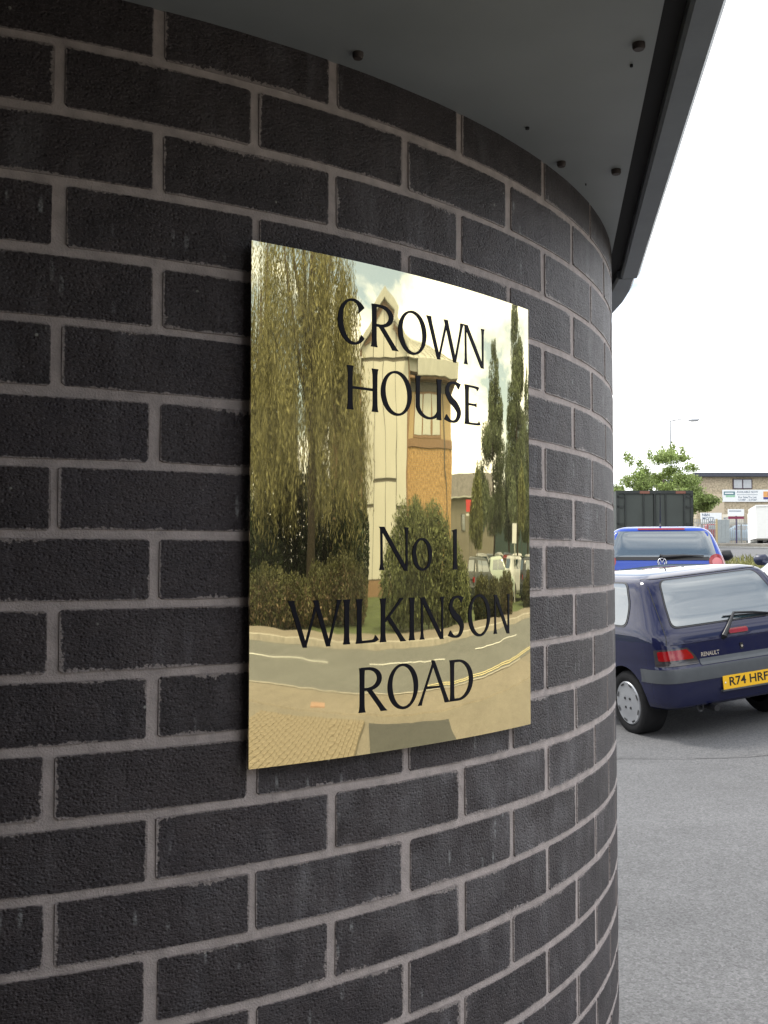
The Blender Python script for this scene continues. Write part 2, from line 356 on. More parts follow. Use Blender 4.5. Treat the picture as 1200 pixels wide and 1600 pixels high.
sheet('verge', list(np.arange(4, 24.01, 1.0)), list(np.arange(11.5, 17.01, 0.5)), -0.01, M_DRYGRASS)
# dashed centre line and the double yellow line
def dash(name, i0, i1, o, w, mat, label=None):
    return strip(name, o + w / 2, o - w / 2, 0.012, mat, i0, i1, kind='structure')
def near_i(x, y): return min(range(len(ROADC)), key=lambda i: (ROADC[i].x - x) ** 2 + (ROADC[i].y - y) ** 2)
for (a, b) in (((7.4, -18.8), (8.2, -16.6)), ((9.0, -14.3), (10.6, -10.05)), ((11.0, -8.5), (13.69, -5.72)), ((15.53, -4.45), (19.5, -1.9)), ((24, 1.2), (27, 3.5)), ((32, 21), (31, 25)), ((29, 29), (27, 32))):
    dash('lane_dash', near_i(*a), near_i(*b), 0, 0.11, M_WHITEP)
dash('yellow_line', near_i(12.2, -7.0), near_i(27, 3.5), RW_N - 0.28, 0.07, M_YELP)
dash('yellow_line', near_i(12.2, -7.0), near_i(27, 3.5), RW_N - 0.45, 0.07, M_YELP)

# seam where two beds of tarmac meet in the car park
M_SEAM = pmat('tarmac_seam', (0.085, 0.084, 0.083), 0.9, var=0.4, scale=9)
V = []; F = []
for k in range(41):
    t = k / 40; x = 2.9 + 5.2 * t; y = 5.05 - 2.05 * t + 0.03 * math.sin(x * 3.1) + random.uniform(-.008, .008); w_ = random.uniform(.004, .011)
    V += [(x, y - w_, H(x, y - w_) + .013), (x, y + w_, H(x, y + w_) + .013)]
for k in range(40): F.append((2 * k, 2 * k + 2, 2 * k + 3, 2 * k + 1))
me = bpy.data.meshes.new('tarmac_seam'); me.from_pydata(V, [], F); tag(link('tarmac_seam', me, M_SEAM), kind='structure')

# dark tarmac patch and block paving in the forecourt
M_PATCH = asphalt_material('dark_patch_asphalt', (0.070, 0.070, 0.066), speck=0.2)
me = bpy.data.meshes.new('tarmac_patch'); me.from_pydata([(x, y, 0.006) for x, y in ((6.98, -5.50), (5.2, -4.36), (6.55, -2.85), (8.16, -3.73))], [], [(0, 1, 2, 3)]); tag(link('tarmac_patch', me, M_PATCH), kind='structure')
M_BLOCK = pmat('paving_block', (0.235, 0.195, 0.14), 0.85, var=0.3, scale=14, bump=0.001, bscale=120, spec=0.2)
M_BED = pmat('paving_sand', (0.11, 0.095, 0.07), 0.95, var=0.2, scale=20)
pb = empty('block_paving'); tag(pb, kind='structure')
e = Vector((-0.426, -0.905, 0)); nn_ = Vector((-0.905, 0.426, 0)); o0 = Vector((6.93, -5.62, 0))
bed = bpy.data.meshes.new('paving_bed'); c4 = [o0 - e * 0.02 - nn_ * 0.02, o0 + e * 2.7 - nn_ * 0.02, o0 + e * 2.7 + nn_ * 3.6, o0 - e * 0.02 + nn_ * 3.6]
bed.from_pydata([(p.x, p.y, 0.008) for p in c4], [], [(0, 1, 2, 3)]); link('paving_bed', bed, M_BED, pb)
mb = MB(); hx, hy = 0.099, 0.0465
mb.add([(-hx, -hy, 0), (hx, -hy, 0), (hx, hy, 0), (-hx, hy, 0), (-hx + .004, -hy + .004, .022), (hx - .004, -hy + .004, .022), (hx - .004, hy - .004, .022), (-hx + .004, hy - .004, .022)],
       [(4, 5, 6, 7), (0, 1, 5, 4), (1, 2, 6, 5), (2, 3, 7, 6), (3, 0, 4, 7)])
blk = mb.mesh('paving_block'); blk.materials.append(M_BLOCK)
ang = math.atan2(nn_.y, nn_.x)
nblk = 0; far_blocks = MB()
for k in range(17):
    for c in range(26):
        p = o0 + e * (0.052 + c * 0.103) + nn_ * (0.102 + k * 0.206 - (0.1 if c % 2 else 0) + random.uniform(-.003, .003))
        if k == 0 and c % 2: p += nn_ * 0.1
        nblk += 1
        if nblk > 290:
            far_blocks.add([tuple(Matrix.Rotation(ang, 3, 'Z') @ v.co + Vector((p.x, p.y, .008))) for v in blk.vertices], [tuple(q.vertices) for q in blk.polygons]); continue
        b = link('block', blk, None, pb); b.location = (p.x, p.y, 0.006 + random.uniform(0, .004)); b.rotation_euler = (random.uniform(-.01, .01), random.uniform(-.01, .01), ang + random.uniform(-.012, .012))
tag(far_blocks.build('block_mass', M_BLOCK, pb), kind='stuff')
mb = MB(); mb.box((7.05, -7.25, 0.02), (0.42, 0.30, 0.016), rz=0.9)
tag(mb.build('access_cover', pmat('red_cover', (0.36, 0.22, 0.15), 0.8)), 'small reddish cover set in the pavement by the near kerb', 'cover')

# ------------------------------------------------------------------ the curved brick wall
BED0 = 1.9148            # height of the first bed joint below the soffit
TH0, ODD = 0.05884, -0.00593
SOFFIT_Z = 1.976
bld = empty('brick_building', (0, 0, 0)); tag(bld, 'dark brick drum shaped corner building with grey canopy over the brass plaque', 'building')
mb = MB(); n = 160; rr = WALL_R - 0.0014; V = []; zs_ = list(np.linspace(-0.6, SOFFIT_Z, 40))
for z in zs_:
    for k in range(n): a = 2 * math.pi * k / n; V.append((rr * math.sin(a), -rr * math.cos(a), z))
F = [(i * n + k, i * n + (k + 1) % n, (i + 1) * n + (k + 1) % n, (i + 1) * n + k) for i in range(len(zs_) - 1) for k in range(n)]
mb.add(V, F); wall = mb.build('wall', M_MORTAR, bld, smooth=True)
def brick_data(seed, L, h):
    """a radial brick round theta 0, centred on z = 0, ragged arrises"""
    rg = random.Random(seed); m = 8; V = []; F = []; UV = []
    def pt(s, z, r_): t = s / WALL_R; return (r_ * math.sin(t), -r_ * math.cos(t), z)
    top = []; bot = []
    for i in range(m):
        s = (-L / 2, -L / 2 + .004, -L * .3, -L * .1, L * .1, L * .3, L / 2 - .004, L / 2)[i]
        e_ = rg.uniform(.0015, .0045) if i in (0, m - 1) else 0.0; e2 = rg.uniform(.0015, .0045) if i in (0, m - 1) else 0.0
        s += rg.uniform(-.0006, .0006)
        top.append((s, h / 2 - e_ + rg.uniform(-.0007, .0005))); bot.append((s + rg.uniform(-.0006, .0006), -h / 2 + e2 + rg.uniform(-.0005, .0007)))
    skew = rg.uniform(-.0015, .0015)
    outl = bot + top[::-1]
    for (s, z) in outl: V.append(pt(s, z + skew * s / L, WALL_R + rg.uniform(-.0005, .0007) ))
    for (s, z) in outl: V.append(pt(s * 1.010, z * 1.03, WALL_R - 0.0045))
    N_ = len(outl)
    for i in range(m - 1): F.append((i, i + 1, N_ - 2 - i, N_ - 1 - i))
    for i in range(N_): j = (i + 1) % N_; F.append((i, i + N_, j + N_, j))
    me = bpy.data.meshes.new('brick'); me.from_pydata(V, [], F); me.update(); fix_normals(me)
    me.materials.append(M_BRICK)
    return me, outl
def brick_uv(me, L, h):
    # split the front into a finer uv: distance to ends / beds is stored per loop
    uvl = me.uv_layers.new(name='UVMap')
    for lp in me.loops:
        x, y, z = me.vertices[lp.vertex_index].co
        s = math.atan2(x, -y) * WALL_R
        uvl.data[lp.index].uv = (0.5 + s, 0.5 + z)
BL, BH = 0.2140, 0.0655
variants = []
for k in range(14):
    L_ = BL + random.Random(k).uniform(-.003, .002); me, _o = brick_data(100 + k, L_, BH); brick_uv(me, L_, BH); variants.append(me)
# distance-to-arris from uv inside the shader
def patch_uv_nodes(m):
    n = m.node_tree.nodes; l = m.node_tree.links
    uvn = [x for x in n if x.type == 'UVMAP'][0]; sp = [x for x in n if x.type == 'SEPXYZ'][-1]; mn = [x for x in n if x.type == 'MATH' and x.operation == 'MINIMUM'][0]
    outs = []
    for k, half in ((0, BL / 2 - .0008), (1, BH / 2)):
        a = nd(n, 'ShaderNodeMath', operation='SUBTRACT'); l.new(sp.outputs[k], a.inputs[0]); a.inputs[1].default_value = 0.5
        b = nd(n, 'ShaderNodeMath', operation='ABSOLUTE'); l.new(a.outputs[0], b.inputs[0])
        c = nd(n, 'ShaderNodeMath', operation='SUBTRACT'); c.inputs[0].default_value = half; l.new(b.outputs[0], c.inputs[1]); l.new(c.outputs[0], mn.inputs[k])
patch_uv_nodes(M_BRICK)
rest = MB(); count = 0
for course in range(-1, 26):                      # course j lies between bed joints j and j+1
    zc_ = BED0 - (course + 0.5) * 0.075
    par = course % 2                               # even course: joints at even columns
    for k in range(-4, 9):
        col = 2 * k + par                          # half-brick column of the joint on its left
        s_left = col * 0.1125 + (ODD if col % 2 else 0.0)
        th = TH0 + (s_left + 0.1125) / WALL_R
        if th < -1.2 or th > 1.6: continue
        inview = (-0.35 < th < 1.22) and course < 20
        r_ = random.Random(course * 1000 + k)
        me = variants[r_.randrange(len(variants))]
        if course == -1: dz_ = 0.0
        ro = r_.uniform(-.006, .006)
        if inview and count < 300:
            count += 1
            b = link('brick', me, None, wall); b.location = (0, 0, zc_ + r_.uniform(-.0012, .0012)); b.rotation_euler = (0, 0, th + r_.uniform(-.0012, .0012))
        else:
            c_, s_ = math.cos(th), math.sin(th)
            rest.add([(v.co.x * c_ - v.co.y * s_, v.co.x * s_ + v.co.y * c_, v.co.z + zc_) for v in me.vertices], [tuple(p.vertices) for p in me.polygons])
bm_ = rest.mesh('brickwork'); bm_.materials.append(M_BRICK); brick_rest = link('brickwork', bm_, None, wall); tag(brick_rest, kind='stuff')
uvl = bm_.uv_layers.new(name='UVMap')
uvl.data.foreach_set('uv', np.full(len(bm_.loops) * 2, 0.5, dtype=np.float32))
# upper storey drum and the plain block behind the photographer's left, which shade the porch
M_UPPER = pmat('upper_cladding', (0.10, 0.105, 0.115), 0.5, var=0.1)
mb = MB(); n = 64; V = []
for z in (SOFFIT_Z + 0.10, SOFFIT_Z + 1.2):
    for k in range(n): a = 2 * math.pi * k / n; V.append((WALL_R * math.sin(a), -WALL_R * math.cos(a), z))
mb.add(V, [(k, (k + 1) % n, n + (k + 1) % n, n + k) for k in range(n)] + [tuple(range(n, 2 * n))]); mb.build('upper_wall', M_UPPER, bld, smooth=True, ang=40)
mb = MB(); mb.box((-6.6, 3.6, 1.3), (10.0, 7.6, 3.8)); mb.build('rear_block', M_BRICK if False else pmat('plain_dark_brick', (0.045, 0.04, 0.042), 0.8, var=0.2, scale=4), bld)
mb = MB(); mb.box((-1.55, -2.9, 0.92), (0.3, 6.0, 2.1)); mb.box((-0.25, -4.55, 1.45), (2.9, 0.3, 3.1)); mb.build('added_porch_wall', MATS['plain_dark_brick'], bld)  # unseen walls, added to darken the brickwork as an enclosed porch would

# canopy: straight edge tangent to the drum at 60 degrees, then following the drum round
tn = Vector((0.866, -0.5, 0)); tt = Vector((0.5, 0.866, 0))
canopy = empty('canopy'); canopy.parent = bld
def lp(o, s): return tn * o + tt * s                     # offset from the axis, position along the edge
def slab(poly, z0, z1, name, mat, parent):
    mb = MB(); mb.prism([(p.x, p.y) for p in poly], lambda x, y: (x, y, z0), lambda x, y: (x, y, z1)); return mb.build(name, mat, parent)
soff = slab([lp(1.427, -7.6), lp(1.427, 0.10), lp(1.30, 0.55), Vector((0, 0.9, 0)), Vector((-2.2, 0.9, 0)), Vector((-2.2, -5.6, 0))], SOFFIT_Z, SOFFIT_Z + 0.03, 'soffit', M_SOFFIT, canopy)
slab([lp(1.4272, -7.6), lp(1.4272, 0.12), lp(1.4528, 0.12), lp(1.4528, -7.6)], SOFFIT_Z + 0.004, SOFFIT_Z + 0.09, 'gap_shade_strip', M_DARK, canopy)  # solid near-black strip, its colour stands for shade inside the open groove
mb = MB(); prof = [(1.4530, SOFFIT_Z - .010), (1.4575, SOFFIT_Z - .014), (1.487, SOFFIT_Z - .014), (1.4925, SOFFIT_Z - .006), (1.4925, SOFFIT_Z + .035), (1.4530, SOFFIT_Z + .035)]
def sweep(stations, name, mat, parent):
    m = len(prof); V = []
    for fn in stations: V += [fn(o, z) for (o, z) in prof]
    F = [(i * m + k, i * m + (k + 1) % m, (i + 1) * m + (k + 1) % m, (i + 1) * m + k) for i in range(len(stations) - 1) for k in range(m)]
    F += [tuple(range(m)), tuple((len(stations) - 1) * m + k for k in range(m))]
    mb = MB(); mb.add(V, F); return mb.build(name, mat, parent, smooth=True, ang=30)
def straight(s): return lambda o, z: (*(lp(o, s).to_2d()), z)
def round_(a, grow): return lambda o, z: ((o - .006 + grow * (o > 1.46)) * math.sin(a), -(o - .006 + grow * (o > 1.46)) * math.cos(a), z)
sweep([straight(-7.6), straight(0.05)], 'gutter', M_GUTTER, canopy)
sweep([round_(rad(60 + 2.1 + k * 4), 0.026 * min(1, k / 4)) for k in range(26)], 'gutter_return', M_GUTTER, canopy)
sl = MB(); V = []
for k in range(31):
    a = rad(45 + k * 4); V += [((WALL_R - .02) * math.sin(a), -(WALL_R - .02) * math.cos(a), SOFFIT_Z + .012), (1.47 * math.sin(a), -1.47 * math.cos(a), SOFFIT_Z + .012)]
sl.add(V, [(2 * k, 2 * k + 1, 2 * k + 3, 2 * k + 2) for k in range(30)]); sl.build('closing_strip', M_DARK, canopy)  # near-black ring carries the painted shade of the groove round the drum
for (x, y, r_) in ((0.430, -1.402, .0075), (0.733, -1.545, .0085), (0.842, -1.184, .0075), (0.939, -1.187, .0085), (0.52, -1.91, .0085)):
    mb = MB(); mb.lathe([(0.0, -.0075), (r_ * .7, -.0075), (r_ * .9, -.005), (r_ * .9, 0.002)], (x, y, SOFFIT_Z), axis='Z', n=14); mb.build('bolt', M_BOLT, soff, smooth=True, ang=40)
_rs = random.Random(5)
for (x, y, r_) in [(0.729, -1.281, .003)] + [tuple((*(lp(1.427 - _rs.uniform(.015, .33), _rs.uniform(-1.5, -.25)).to_2d()), _rs.uniform(.0008, .0020))) for _ in range(16)]:
    if math.hypot(x, y) < WALL_R + .02: continue
    mb = MB(); mb.lathe([(0.0, -.003), (r_, -.003), (r_, 0.001)], (x, y, SOFFIT_Z), axis='Z', n=8); mb.build('insect_speck', M_DARK, soff)

# ------------------------------------------------------------------ brass plaque
M_BRASS = bpy.data.materials.new('polished_brass'); M_BRASS.use_nodes = True
n = M_BRASS.node_tree.nodes; l = M_BRASS.node_tree.links; p = n['Principled BSDF']
p.inputs['Base Color'].default_value = (0.89, 0.79, 0.49, 1); p.inputs['Metallic'].default_value = 1; p.inputs['Roughness'].default_value = 0.012
tc = n.new('ShaderNodeTexCoord'); mp = n.new('ShaderNodeMapping'); mp.inputs['Scale'].default_value = (20, 20, 6); l.new(tc.outputs['Object'], mp.inputs['Vector'])
no = n.new('ShaderNodeTexNoise'); no.inputs['Scale'].default_value = 1.0; no.inputs['Detail'].default_value = 1.5; l.new(mp.outputs[0], no.inputs['Vector'])
b = n.new('ShaderNodeBump'); b.inputs['Strength'].default_value = 1.0; b.inputs['Distance'].default_value = 0.00024; l.new(no.outputs['Fac'], b.inputs['Height']); l.new(b.outputs[0], p.inputs['Normal'])
no2 = n.new('ShaderNodeTexNoise'); no2.inputs['Scale'].default_value = 9; no2.inputs['Detail'].default_value = 6; l.new(tc.outputs['Object'], no2.inputs['Vector'])
mr = n.new('ShaderNodeMapRange'); mr.inputs['From Min'].default_value = .4; mr.inputs['From Max'].default_value = .8; mr.inputs['To Min'].default_value = .010; mr.inputs['To Max'].default_value = .03; l.new(no2.outputs['Fac'], mr.inputs['Value']); l.new(mr.outputs[0], p.inputs['Roughness'])
p2 = n.new('ShaderNodeBsdfPrincipled'); p2.inputs['Base Color'].default_value = (0.87, 0.78, 0.55, 1); p2.inputs['Metallic'].default_value = 1; p2.inputs['Roughness'].default_value = 0.42; l.new(b.outputs[0], p2.inputs['Normal'])
ms = n.new('ShaderNodeMixShader'); l.new(p.outputs[0], ms.inputs[1]); l.new(p2.outputs[0], ms.inputs[2]); l.new(ms.outputs[0], n['Material Output'].inputs['Surface'])
mh = n.new('ShaderNodeMapRange'); mh.inputs['From Min'].default_value = .35; mh.inputs['From Max'].default_value = .7; mh.inputs['To Min'].default_value = .022; mh.inputs['To Max'].default_value = .06; l.new(no2.outputs['Fac'], mh.inputs['Value']); l.new(mh.outputs[0], ms.inputs[0])
M_LETTER = pmat('black_enamel', (0.005, 0.005, 0.011), 0.5, var=0.05, spec=0.15)
PS0, PZ0, PW, PH = 0.2955, 1.129, 0.4905, 0.599       # arc start, bottom, width along the arc, height
PR = WALL_R + 0.016
def pw(s, z, off=0.0):
    t = (PS0 + s) / WALL_R; return ((PR + off) * math.sin(t), -(PR + off) * math.cos(t), PZ0 + z)
plq = empty('brass_plaque', (0, 0, 0)); tag(plq, 'polished brass plaque lettered CROWN HOUSE fixed to the curved brick wall', 'plaque')
mb = MB(); K = 240; V = []
for k in range(K + 1): V += [pw(PW * k / K, 0.0), pw(PW * k / K, PH)]
mb.add(V, [(2 * k, 2 * k + 2, 2 * k + 3, 2 * k + 1) for k in range(K)])
me = bpy.data.meshes.new('plate'); me.from_pydata(mb.v, [], mb.f); me.update(); me.polygons.foreach_set('use_smooth', [True] * len(me.polygons))
NV = [Vector((v.co.x, v.co.y, 0)).normalized() for v in me.vertices]; me.normals_split_custom_set_from_vertices(NV)
plate = link('plate', me, M_BRASS, plq)
mb = MB()
for k in range(40):
    s0, s1 = PW * k / 40, PW * (k + 1) / 40
    for z, zb in ((0.0, 0.0), (PH, PH)):
        mb.add([pw(s0, z), pw(s1, z), pw(s1, zb, -.003), pw(s0, zb, -.003)], [(0, 1, 2, 3)])
    mb.add([pw(s0, 0, -.003), pw(s1, 0, -.003), pw(s1, PH, -.003), pw(s0, PH, -.003)], [(0, 1, 2, 3)])
for s in (0.0, PW): mb.add([pw(s, 0), pw(s, PH), pw(s, PH, -.003), pw(s, 0, -.003)], [(0, 1, 2, 3)])
mb.build('plate_edge', pmat('brass_edge', (0.78, 0.66, 0.42), 0.25, metal=1.0), plq)
for s in (0.06, PW - 0.06):
    for z in (0.06, PH - 0.06):
        mb = MB(); a = Vector(pw(s, z, -.003)); c = Vector(pw(s, z, -.020)); mb.tube([a, c], 0.008, 10); mb.build('stand_off', M_BOLT, plq)

# lettering: flared Roman capitals drawn stroke by stroke, cap height 1
def stem(x0, y0, x1, y1, w, f0=1.55, f1=1.55, fl=0.16):
    """tapered, flared straight stroke from (x0,y0) to (x1,y1) with horizontal-ish ends"""
    d = Vector((x1 - x0, y1 - y0)); L = d.length; d /= L
    if abs(d.y) > 0.25: side = Vector((1, 0)); k = 1 / abs(d.y) if abs(d.y) > .5 else 1.4
    else: side = Vector((0, 1)); k = 1
    P = []
    for t, f in ((0, f0), (fl * .35, 1 + (f0 - 1) * .45), (fl, 1 + (f0 - 1) * .10), (.5, 1), (1 - fl, 1 + (f1 - 1) * .10), (1 - fl * .35, 1 + (f1 - 1) * .45), (1, f1)):
        c = Vector((x0, y0)) + d * (t * L); P.append((c, w * f * k / 2))
    polys = []
    for (a, wa), (b, wb) in zip(P, P[1:]):
        polys.append([tuple(a - side * wa), tuple(a + side * wa), tuple(b + side * wb), tuple(b - side * wb)])
    return polys
def arc(cx, cy, rx, ry, a0, a1, wv, wh, n=44, end0=1, end1=1, tilt=0.25):
    """bowl with thick sides (wv) and thin top and bottom (wh)"""
    polys = []; pr = None
    for i in range(n + 1):
        a = rad(a0 + (a1 - a0) * i / n)
        t = i / n; w = wh + (wv - wh) * abs(math.cos(a - tilt)) ** 1.7
        if end0 > 1: w *= 1 + (end0 - 1) * max(0, 1 - t / .14) ** 1.3
        if end1 > 1: w *= 1 + (end1 - 1) * max(0, 1 - (1 - t) / .14) ** 1.3
        o = (cx + rx * math.cos(a), cy + ry * math.sin(a)); i_ = (cx + (rx - w) * math.cos(a), cy + (ry - w * .96) * math.sin(a))
        if pr: polys.append([pr[0], o, i_, pr[1]])
        pr = (o, i_)
    return polys
def curve_stroke(pts, ws):
    """ribbon through points with widths, normals from the tangent"""
    P = [Vector((p[0], p[1], 0)) for p in pts]; out_ = []; m = len(P)
    def cm(A, t_):
        i = min(int(t_), m - 2); t = t_ - i
        g = lambda j: A[max(0, min(m - 1, j))]
        return 0.5 * ((2 * g(i)) + (g(i + 1) - g(i - 1)) * t + (2 * g(i - 1) - 5 * g(i) + 4 * g(i + 1) - g(i + 2)) * t * t + (-g(i - 1) + 3 * g(i) - 3 * g(i + 1) + g(i + 2)) * t ** 3)
    S = []; q = 40
    for k in range(q + 1):
        t = k / q * (m - 1); S.append((cm(P, t), cm(ws, t)))
    pr = None
    for k in range(q + 1):
        d = (S[min(k + 1, q)][0] - S[max(k - 1, 0)][0]).normalized(); nn = Vector((-d.y, d.x, 0)) * S[k][1] / 2
        cur = ((S[k][0].x + nn.x, S[k][0].y + nn.y), (S[k][0].x - nn.x, S[k][0].y - nn.y))
        if pr: out_.append([pr[0], cur[0], cur[1], pr[1]])
        pr = cur
    return out_
T, Hn = 0.126, 0.058        # thick and thin strokes
def glyph(ch, w):
    if ch == 'I': return stem(w / 2, 0, w / 2, 1, T)
    if ch == '1': return stem(w / 2, 0, w / 2, .97, T, 1.6, 1.05) + [[(w / 2 - T * .5, .97), (w / 2 + T * .5, 1.0), (w / 2 + T * .5, .9), (w / 2 - T * .5, .9)], [(w / 2 - T * 1.0, .955), (w / 2 + T * .3, 1.0), (w / 2, .92), (w / 2 - T * .5, .92)]]
    if ch == 'H': return stem(T * .8, 0, T * .8, 1, T) + stem(w - T * .8, 0, w - T * .8, 1, T) + [[(T * .8, .475), (w - T * .8, .475), (w - T * .8, .535), (T * .8, .535)]]
    if ch == 'L': return stem(T * .8, 0, T * .8, 1, T) + curve_stroke([(T * .3, .03), (w * .55, .035), (w * .85, .05), (w, .12)], [.06, .06, .075, .15])
    if ch == 'E':
        P = stem(T * .8, 0, T * .8, 1, T)
        for y, q, e_ in ((.97, .90, 1), (.515, .78, 0), (.03, 1.0, -1)):
            P += curve_stroke([(T * .6, y), (w * q * .6, y), (w * q * .9, y - e_ * .012), (w * q, y - e_ * .045)], [.055, .055, .07, .13])
        return P
    if ch == 'O' or ch == 'o': return arc(w / 2, .5, w / 2, .53, 0, 360, T * 1.12 * (1.25 if ch == 'o' else 1), Hn * (1.2 if ch == 'o' else 1), n=72)
    if ch == 'C': return arc(w * .56, .5, w * .56, .53, 42, 318, T * 1.15, Hn, end0=1.9, end1=1.5)
    if ch == 'D': return stem(T * .8, 0, T * .8, 1, T) + arc(w * .36, .5, w * .64, .5, -90, 90, T * 1.15, Hn, tilt=0) + [[(T * .6, .94), (w * .37, .94), (w * .37, 1.0), (T * .6, 1.0)], [(T * .6, 0), (w * .37, 0), (w * .37, .06), (T * .6, .06)]]
    if ch == 'R': return stem(T * .8, 0, T * .8, 1, T, 1.55, 1.3) + arc(w * .38, .745, w * .46, .262, -90, 90, T * 1.05, Hn * 1.25, tilt=0) + [[(T * .6, .945), (w * .39, .945), (w * .39, 1.007), (T * .6, 1.007)], [(T * .8, .483), (w * .39, .483), (w * .39, .545), (T * .8, .545)]] + stem(w * .36, .52, w * .93, -.01, T * .86, 1.0, 1.35)
    if ch == 'K': return stem(T * .8, 0, T * .8, 1, T) + stem(T * 1.2, .46, w * .88, 1, T * .50, .9, 1.7) + stem(w * .32, .58, w * .95, -.01, T * .82, 1.0, 1.4)
    if ch == 'N': return stem(T * .65, 0, T * .55, .97, T * .48, 2.6, 1.1) + stem(w - T * .55, .02, w - T * .55, 1, T * .48, 1.1, 2.4) + stem(T * .62, 1, w - T * .62, -.02, T * .88, 1.15, .9)
    if ch == 'A': return stem(T * .3, 0, w * .50, 1, T * .48, 2.0, 1.0) + stem(w * .47, 1.04, w - T * .3, 0, T * .86, .8, 1.4) + [[(w * .24, .37), (w * .74, .37), (w * .72, .425), (w * .26, .425)]]
    if ch == 'W': return stem(T * .35, 1, w * .30, -.02, T * .86, 1.5, .9) + stem(w * .30, -.02, w * .53, .98, T * .46, 1.0, 1.1) + stem(w * .50, 1, w * .755, -.02, T * .86, 1.25, .9) + stem(w * .755, -.02, w - T * .35, 1, T * .46, 1.0, 2.4)
    if ch == 'U': return stem(T * .8, .24, T * .8, 1, T, 1.0, 1.5) + arc(w * .5 + T * .04, .30, w * .5 - T * .26, .315, 180, 345, T * 1.0, Hn, tilt=0.1) + stem(w - T * .85, .0, w - T * .85, 1, T * .98, 1.25, 1.45)
    if ch == 'S': return curve_stroke([(w * .90, .90), (w * .62, .985), (w * .28, .93), (w * .16, .745), (w * .36, .56), (w * .66, .43), (w * .86, .25), (w * .70, .05), (w * .36, .015), (w * .06, .11)],
                                      [.17, .06, .085, .135, .17, .175, .14, .085, .06, .16])
    return []
CAP = 0.0535
LINES = [(497.0, [('C', 116, 157), ('R', 166, 209), ('O', 210.5, 260), ('W', 262, 332), ('N', 333, 378)]),
         (416.2, [('H', 129, 178), ('O', 182, 233.5), ('U', 239, 289), ('S', 293.5, 327.5), ('E', 334, 367)]),
         (221.6, [('N', 179, 228), ('o', 234, 269.5), ('1', 308.5, 319)]),
         (133.2, [('W', 50, 121), ('I', 125, 134.5), ('L', 143, 176), ('K', 180, 221), ('I', 228.5, 238), ('N', 247, 292), ('S', 300, 331.5), ('O', 340, 388.5), ('N', 396, 436)]),
         (50.2, [('R', 147.5, 190), ('O', 193, 244), ('A', 245, 299.5), ('D', 302, 349.5)])]
for base, chars in LINES:
    for (ch, s0, s1) in chars:
        cap = 0.0395 if ch == 'o' else CAP
        polys = glyph(ch, (s1 - s0) / 1000 / cap); mb = MB()
        for j, poly in enumerate(polys):
            off = 0.0006 + 0.000004 * (j % 60)
            mb.add([pw(s0 / 1000 + x * cap, base / 1000 + y * cap, off) for x, y in poly], [tuple(range(len(poly)))])
        me = bpy.data.meshes.new('letter'); me.from_pydata(mb.v, [], mb.f); me.update()
        link('letter', me, M_LETTER, plq)

# ------------------------------------------------------------------ text helper (built-in font)
def text_obj(body, size, mat, parent, loc, xdir, up, name='lettering', width=None, weight=0.0):
    cu = bpy.data.curves.new('t', 'FONT'); cu.body = body; cu.size = size; cu.align_x = 'CENTER'; cu.align_y = 'CENTER'; cu.fill_mode = 'FRONT'; cu.offset = weight
    ob = bpy.data.objects.new('t', cu); COL.objects.link(ob); dg = bpy.context.evaluated_depsgraph_get(); me = bpy.data.meshes.new_from_object(ob.evaluated_get(dg))
    bpy.data.objects.remove(ob); bpy.data.curves.remove(cu)
    if width:
        xs = [v.co.x for v in me.vertices]; k = width / (max(xs) - min(xs)); c = (max(xs) + min(xs)) / 2
        for v in me.vertices: v.co.x = (v.co.x - c) * k
    x = Vector(xdir).normalized(); y = Vector(up).normalized(); z = x.cross(y)
    for v in me.vertices: v.co = Vector(loc) + x * v.co.x + y * v.co.y + z * v.co.z
    me.materials.clear()
    return link(name, me, mat, parent)

# ------------------------------------------------------------------ cars
def pol(az, d, z=0.0): return Vector((0.55 + math.sin(rad(az)) * d, -1.33 - math.cos(rad(az)) * d, z))   # bearing from the plaque
M_GLASS = pmat('car_glass', (0.035, 0.060, 0.072), 0.02, var=0.0, spec=0.6, ior=2.45)  # bluish base colour stands in for light inside the cars
M_RUBBER = pmat('tyre_rubber', (0.014, 0.014, 0.015), 0.85, var=0.15, scale=30, spec=.2)
M_ALLOY = pmat('hubcap_silver', (0.38, 0.39, 0.41), 0.32, metal=0.5, var=0.05)
M_PLASTIC = pmat('grey_bumper_plastic', (0.065, 0.072, 0.080), 0.45, var=0.1, scale=12)
M_BLACKP = pmat('black_plastic', (0.012, 0.012, 0.014), 0.4)
M_REDL = pmat('red_lens', (0.25, 0.004, 0.006), 0.08, spec=0.7, var=0.1, scale=20)
M_SMOKE = pmat('smoked_lens', (0.035, 0.030, 0.032), 0.1, spec=0.7)
M_CLEAR = pmat('clear_lens', (0.62, 0.64, 0.66), 0.08, spec=0.7)
M_PLATEY = pmat('yellow_plate', (0.80, 0.46, 0.02), 0.35, var=0.04)
M_PLATEW = pmat('white_plate', (0.75, 0.75, 0.74), 0.35, var=0.04)
M_BLACKT = pmat('black_print', (0.008, 0.008, 0.008), 0.5)
M_CHROME = pmat('chrome', (0.65, 0.65, 0.67), 0.12, metal=1.0, var=0.02)
def paint(name, col, rough=0.25):
    return pmat('paint_' + name, col, rough, var=0.03, coat=1.0, scale=3, ior=1.5, spec=0.0)

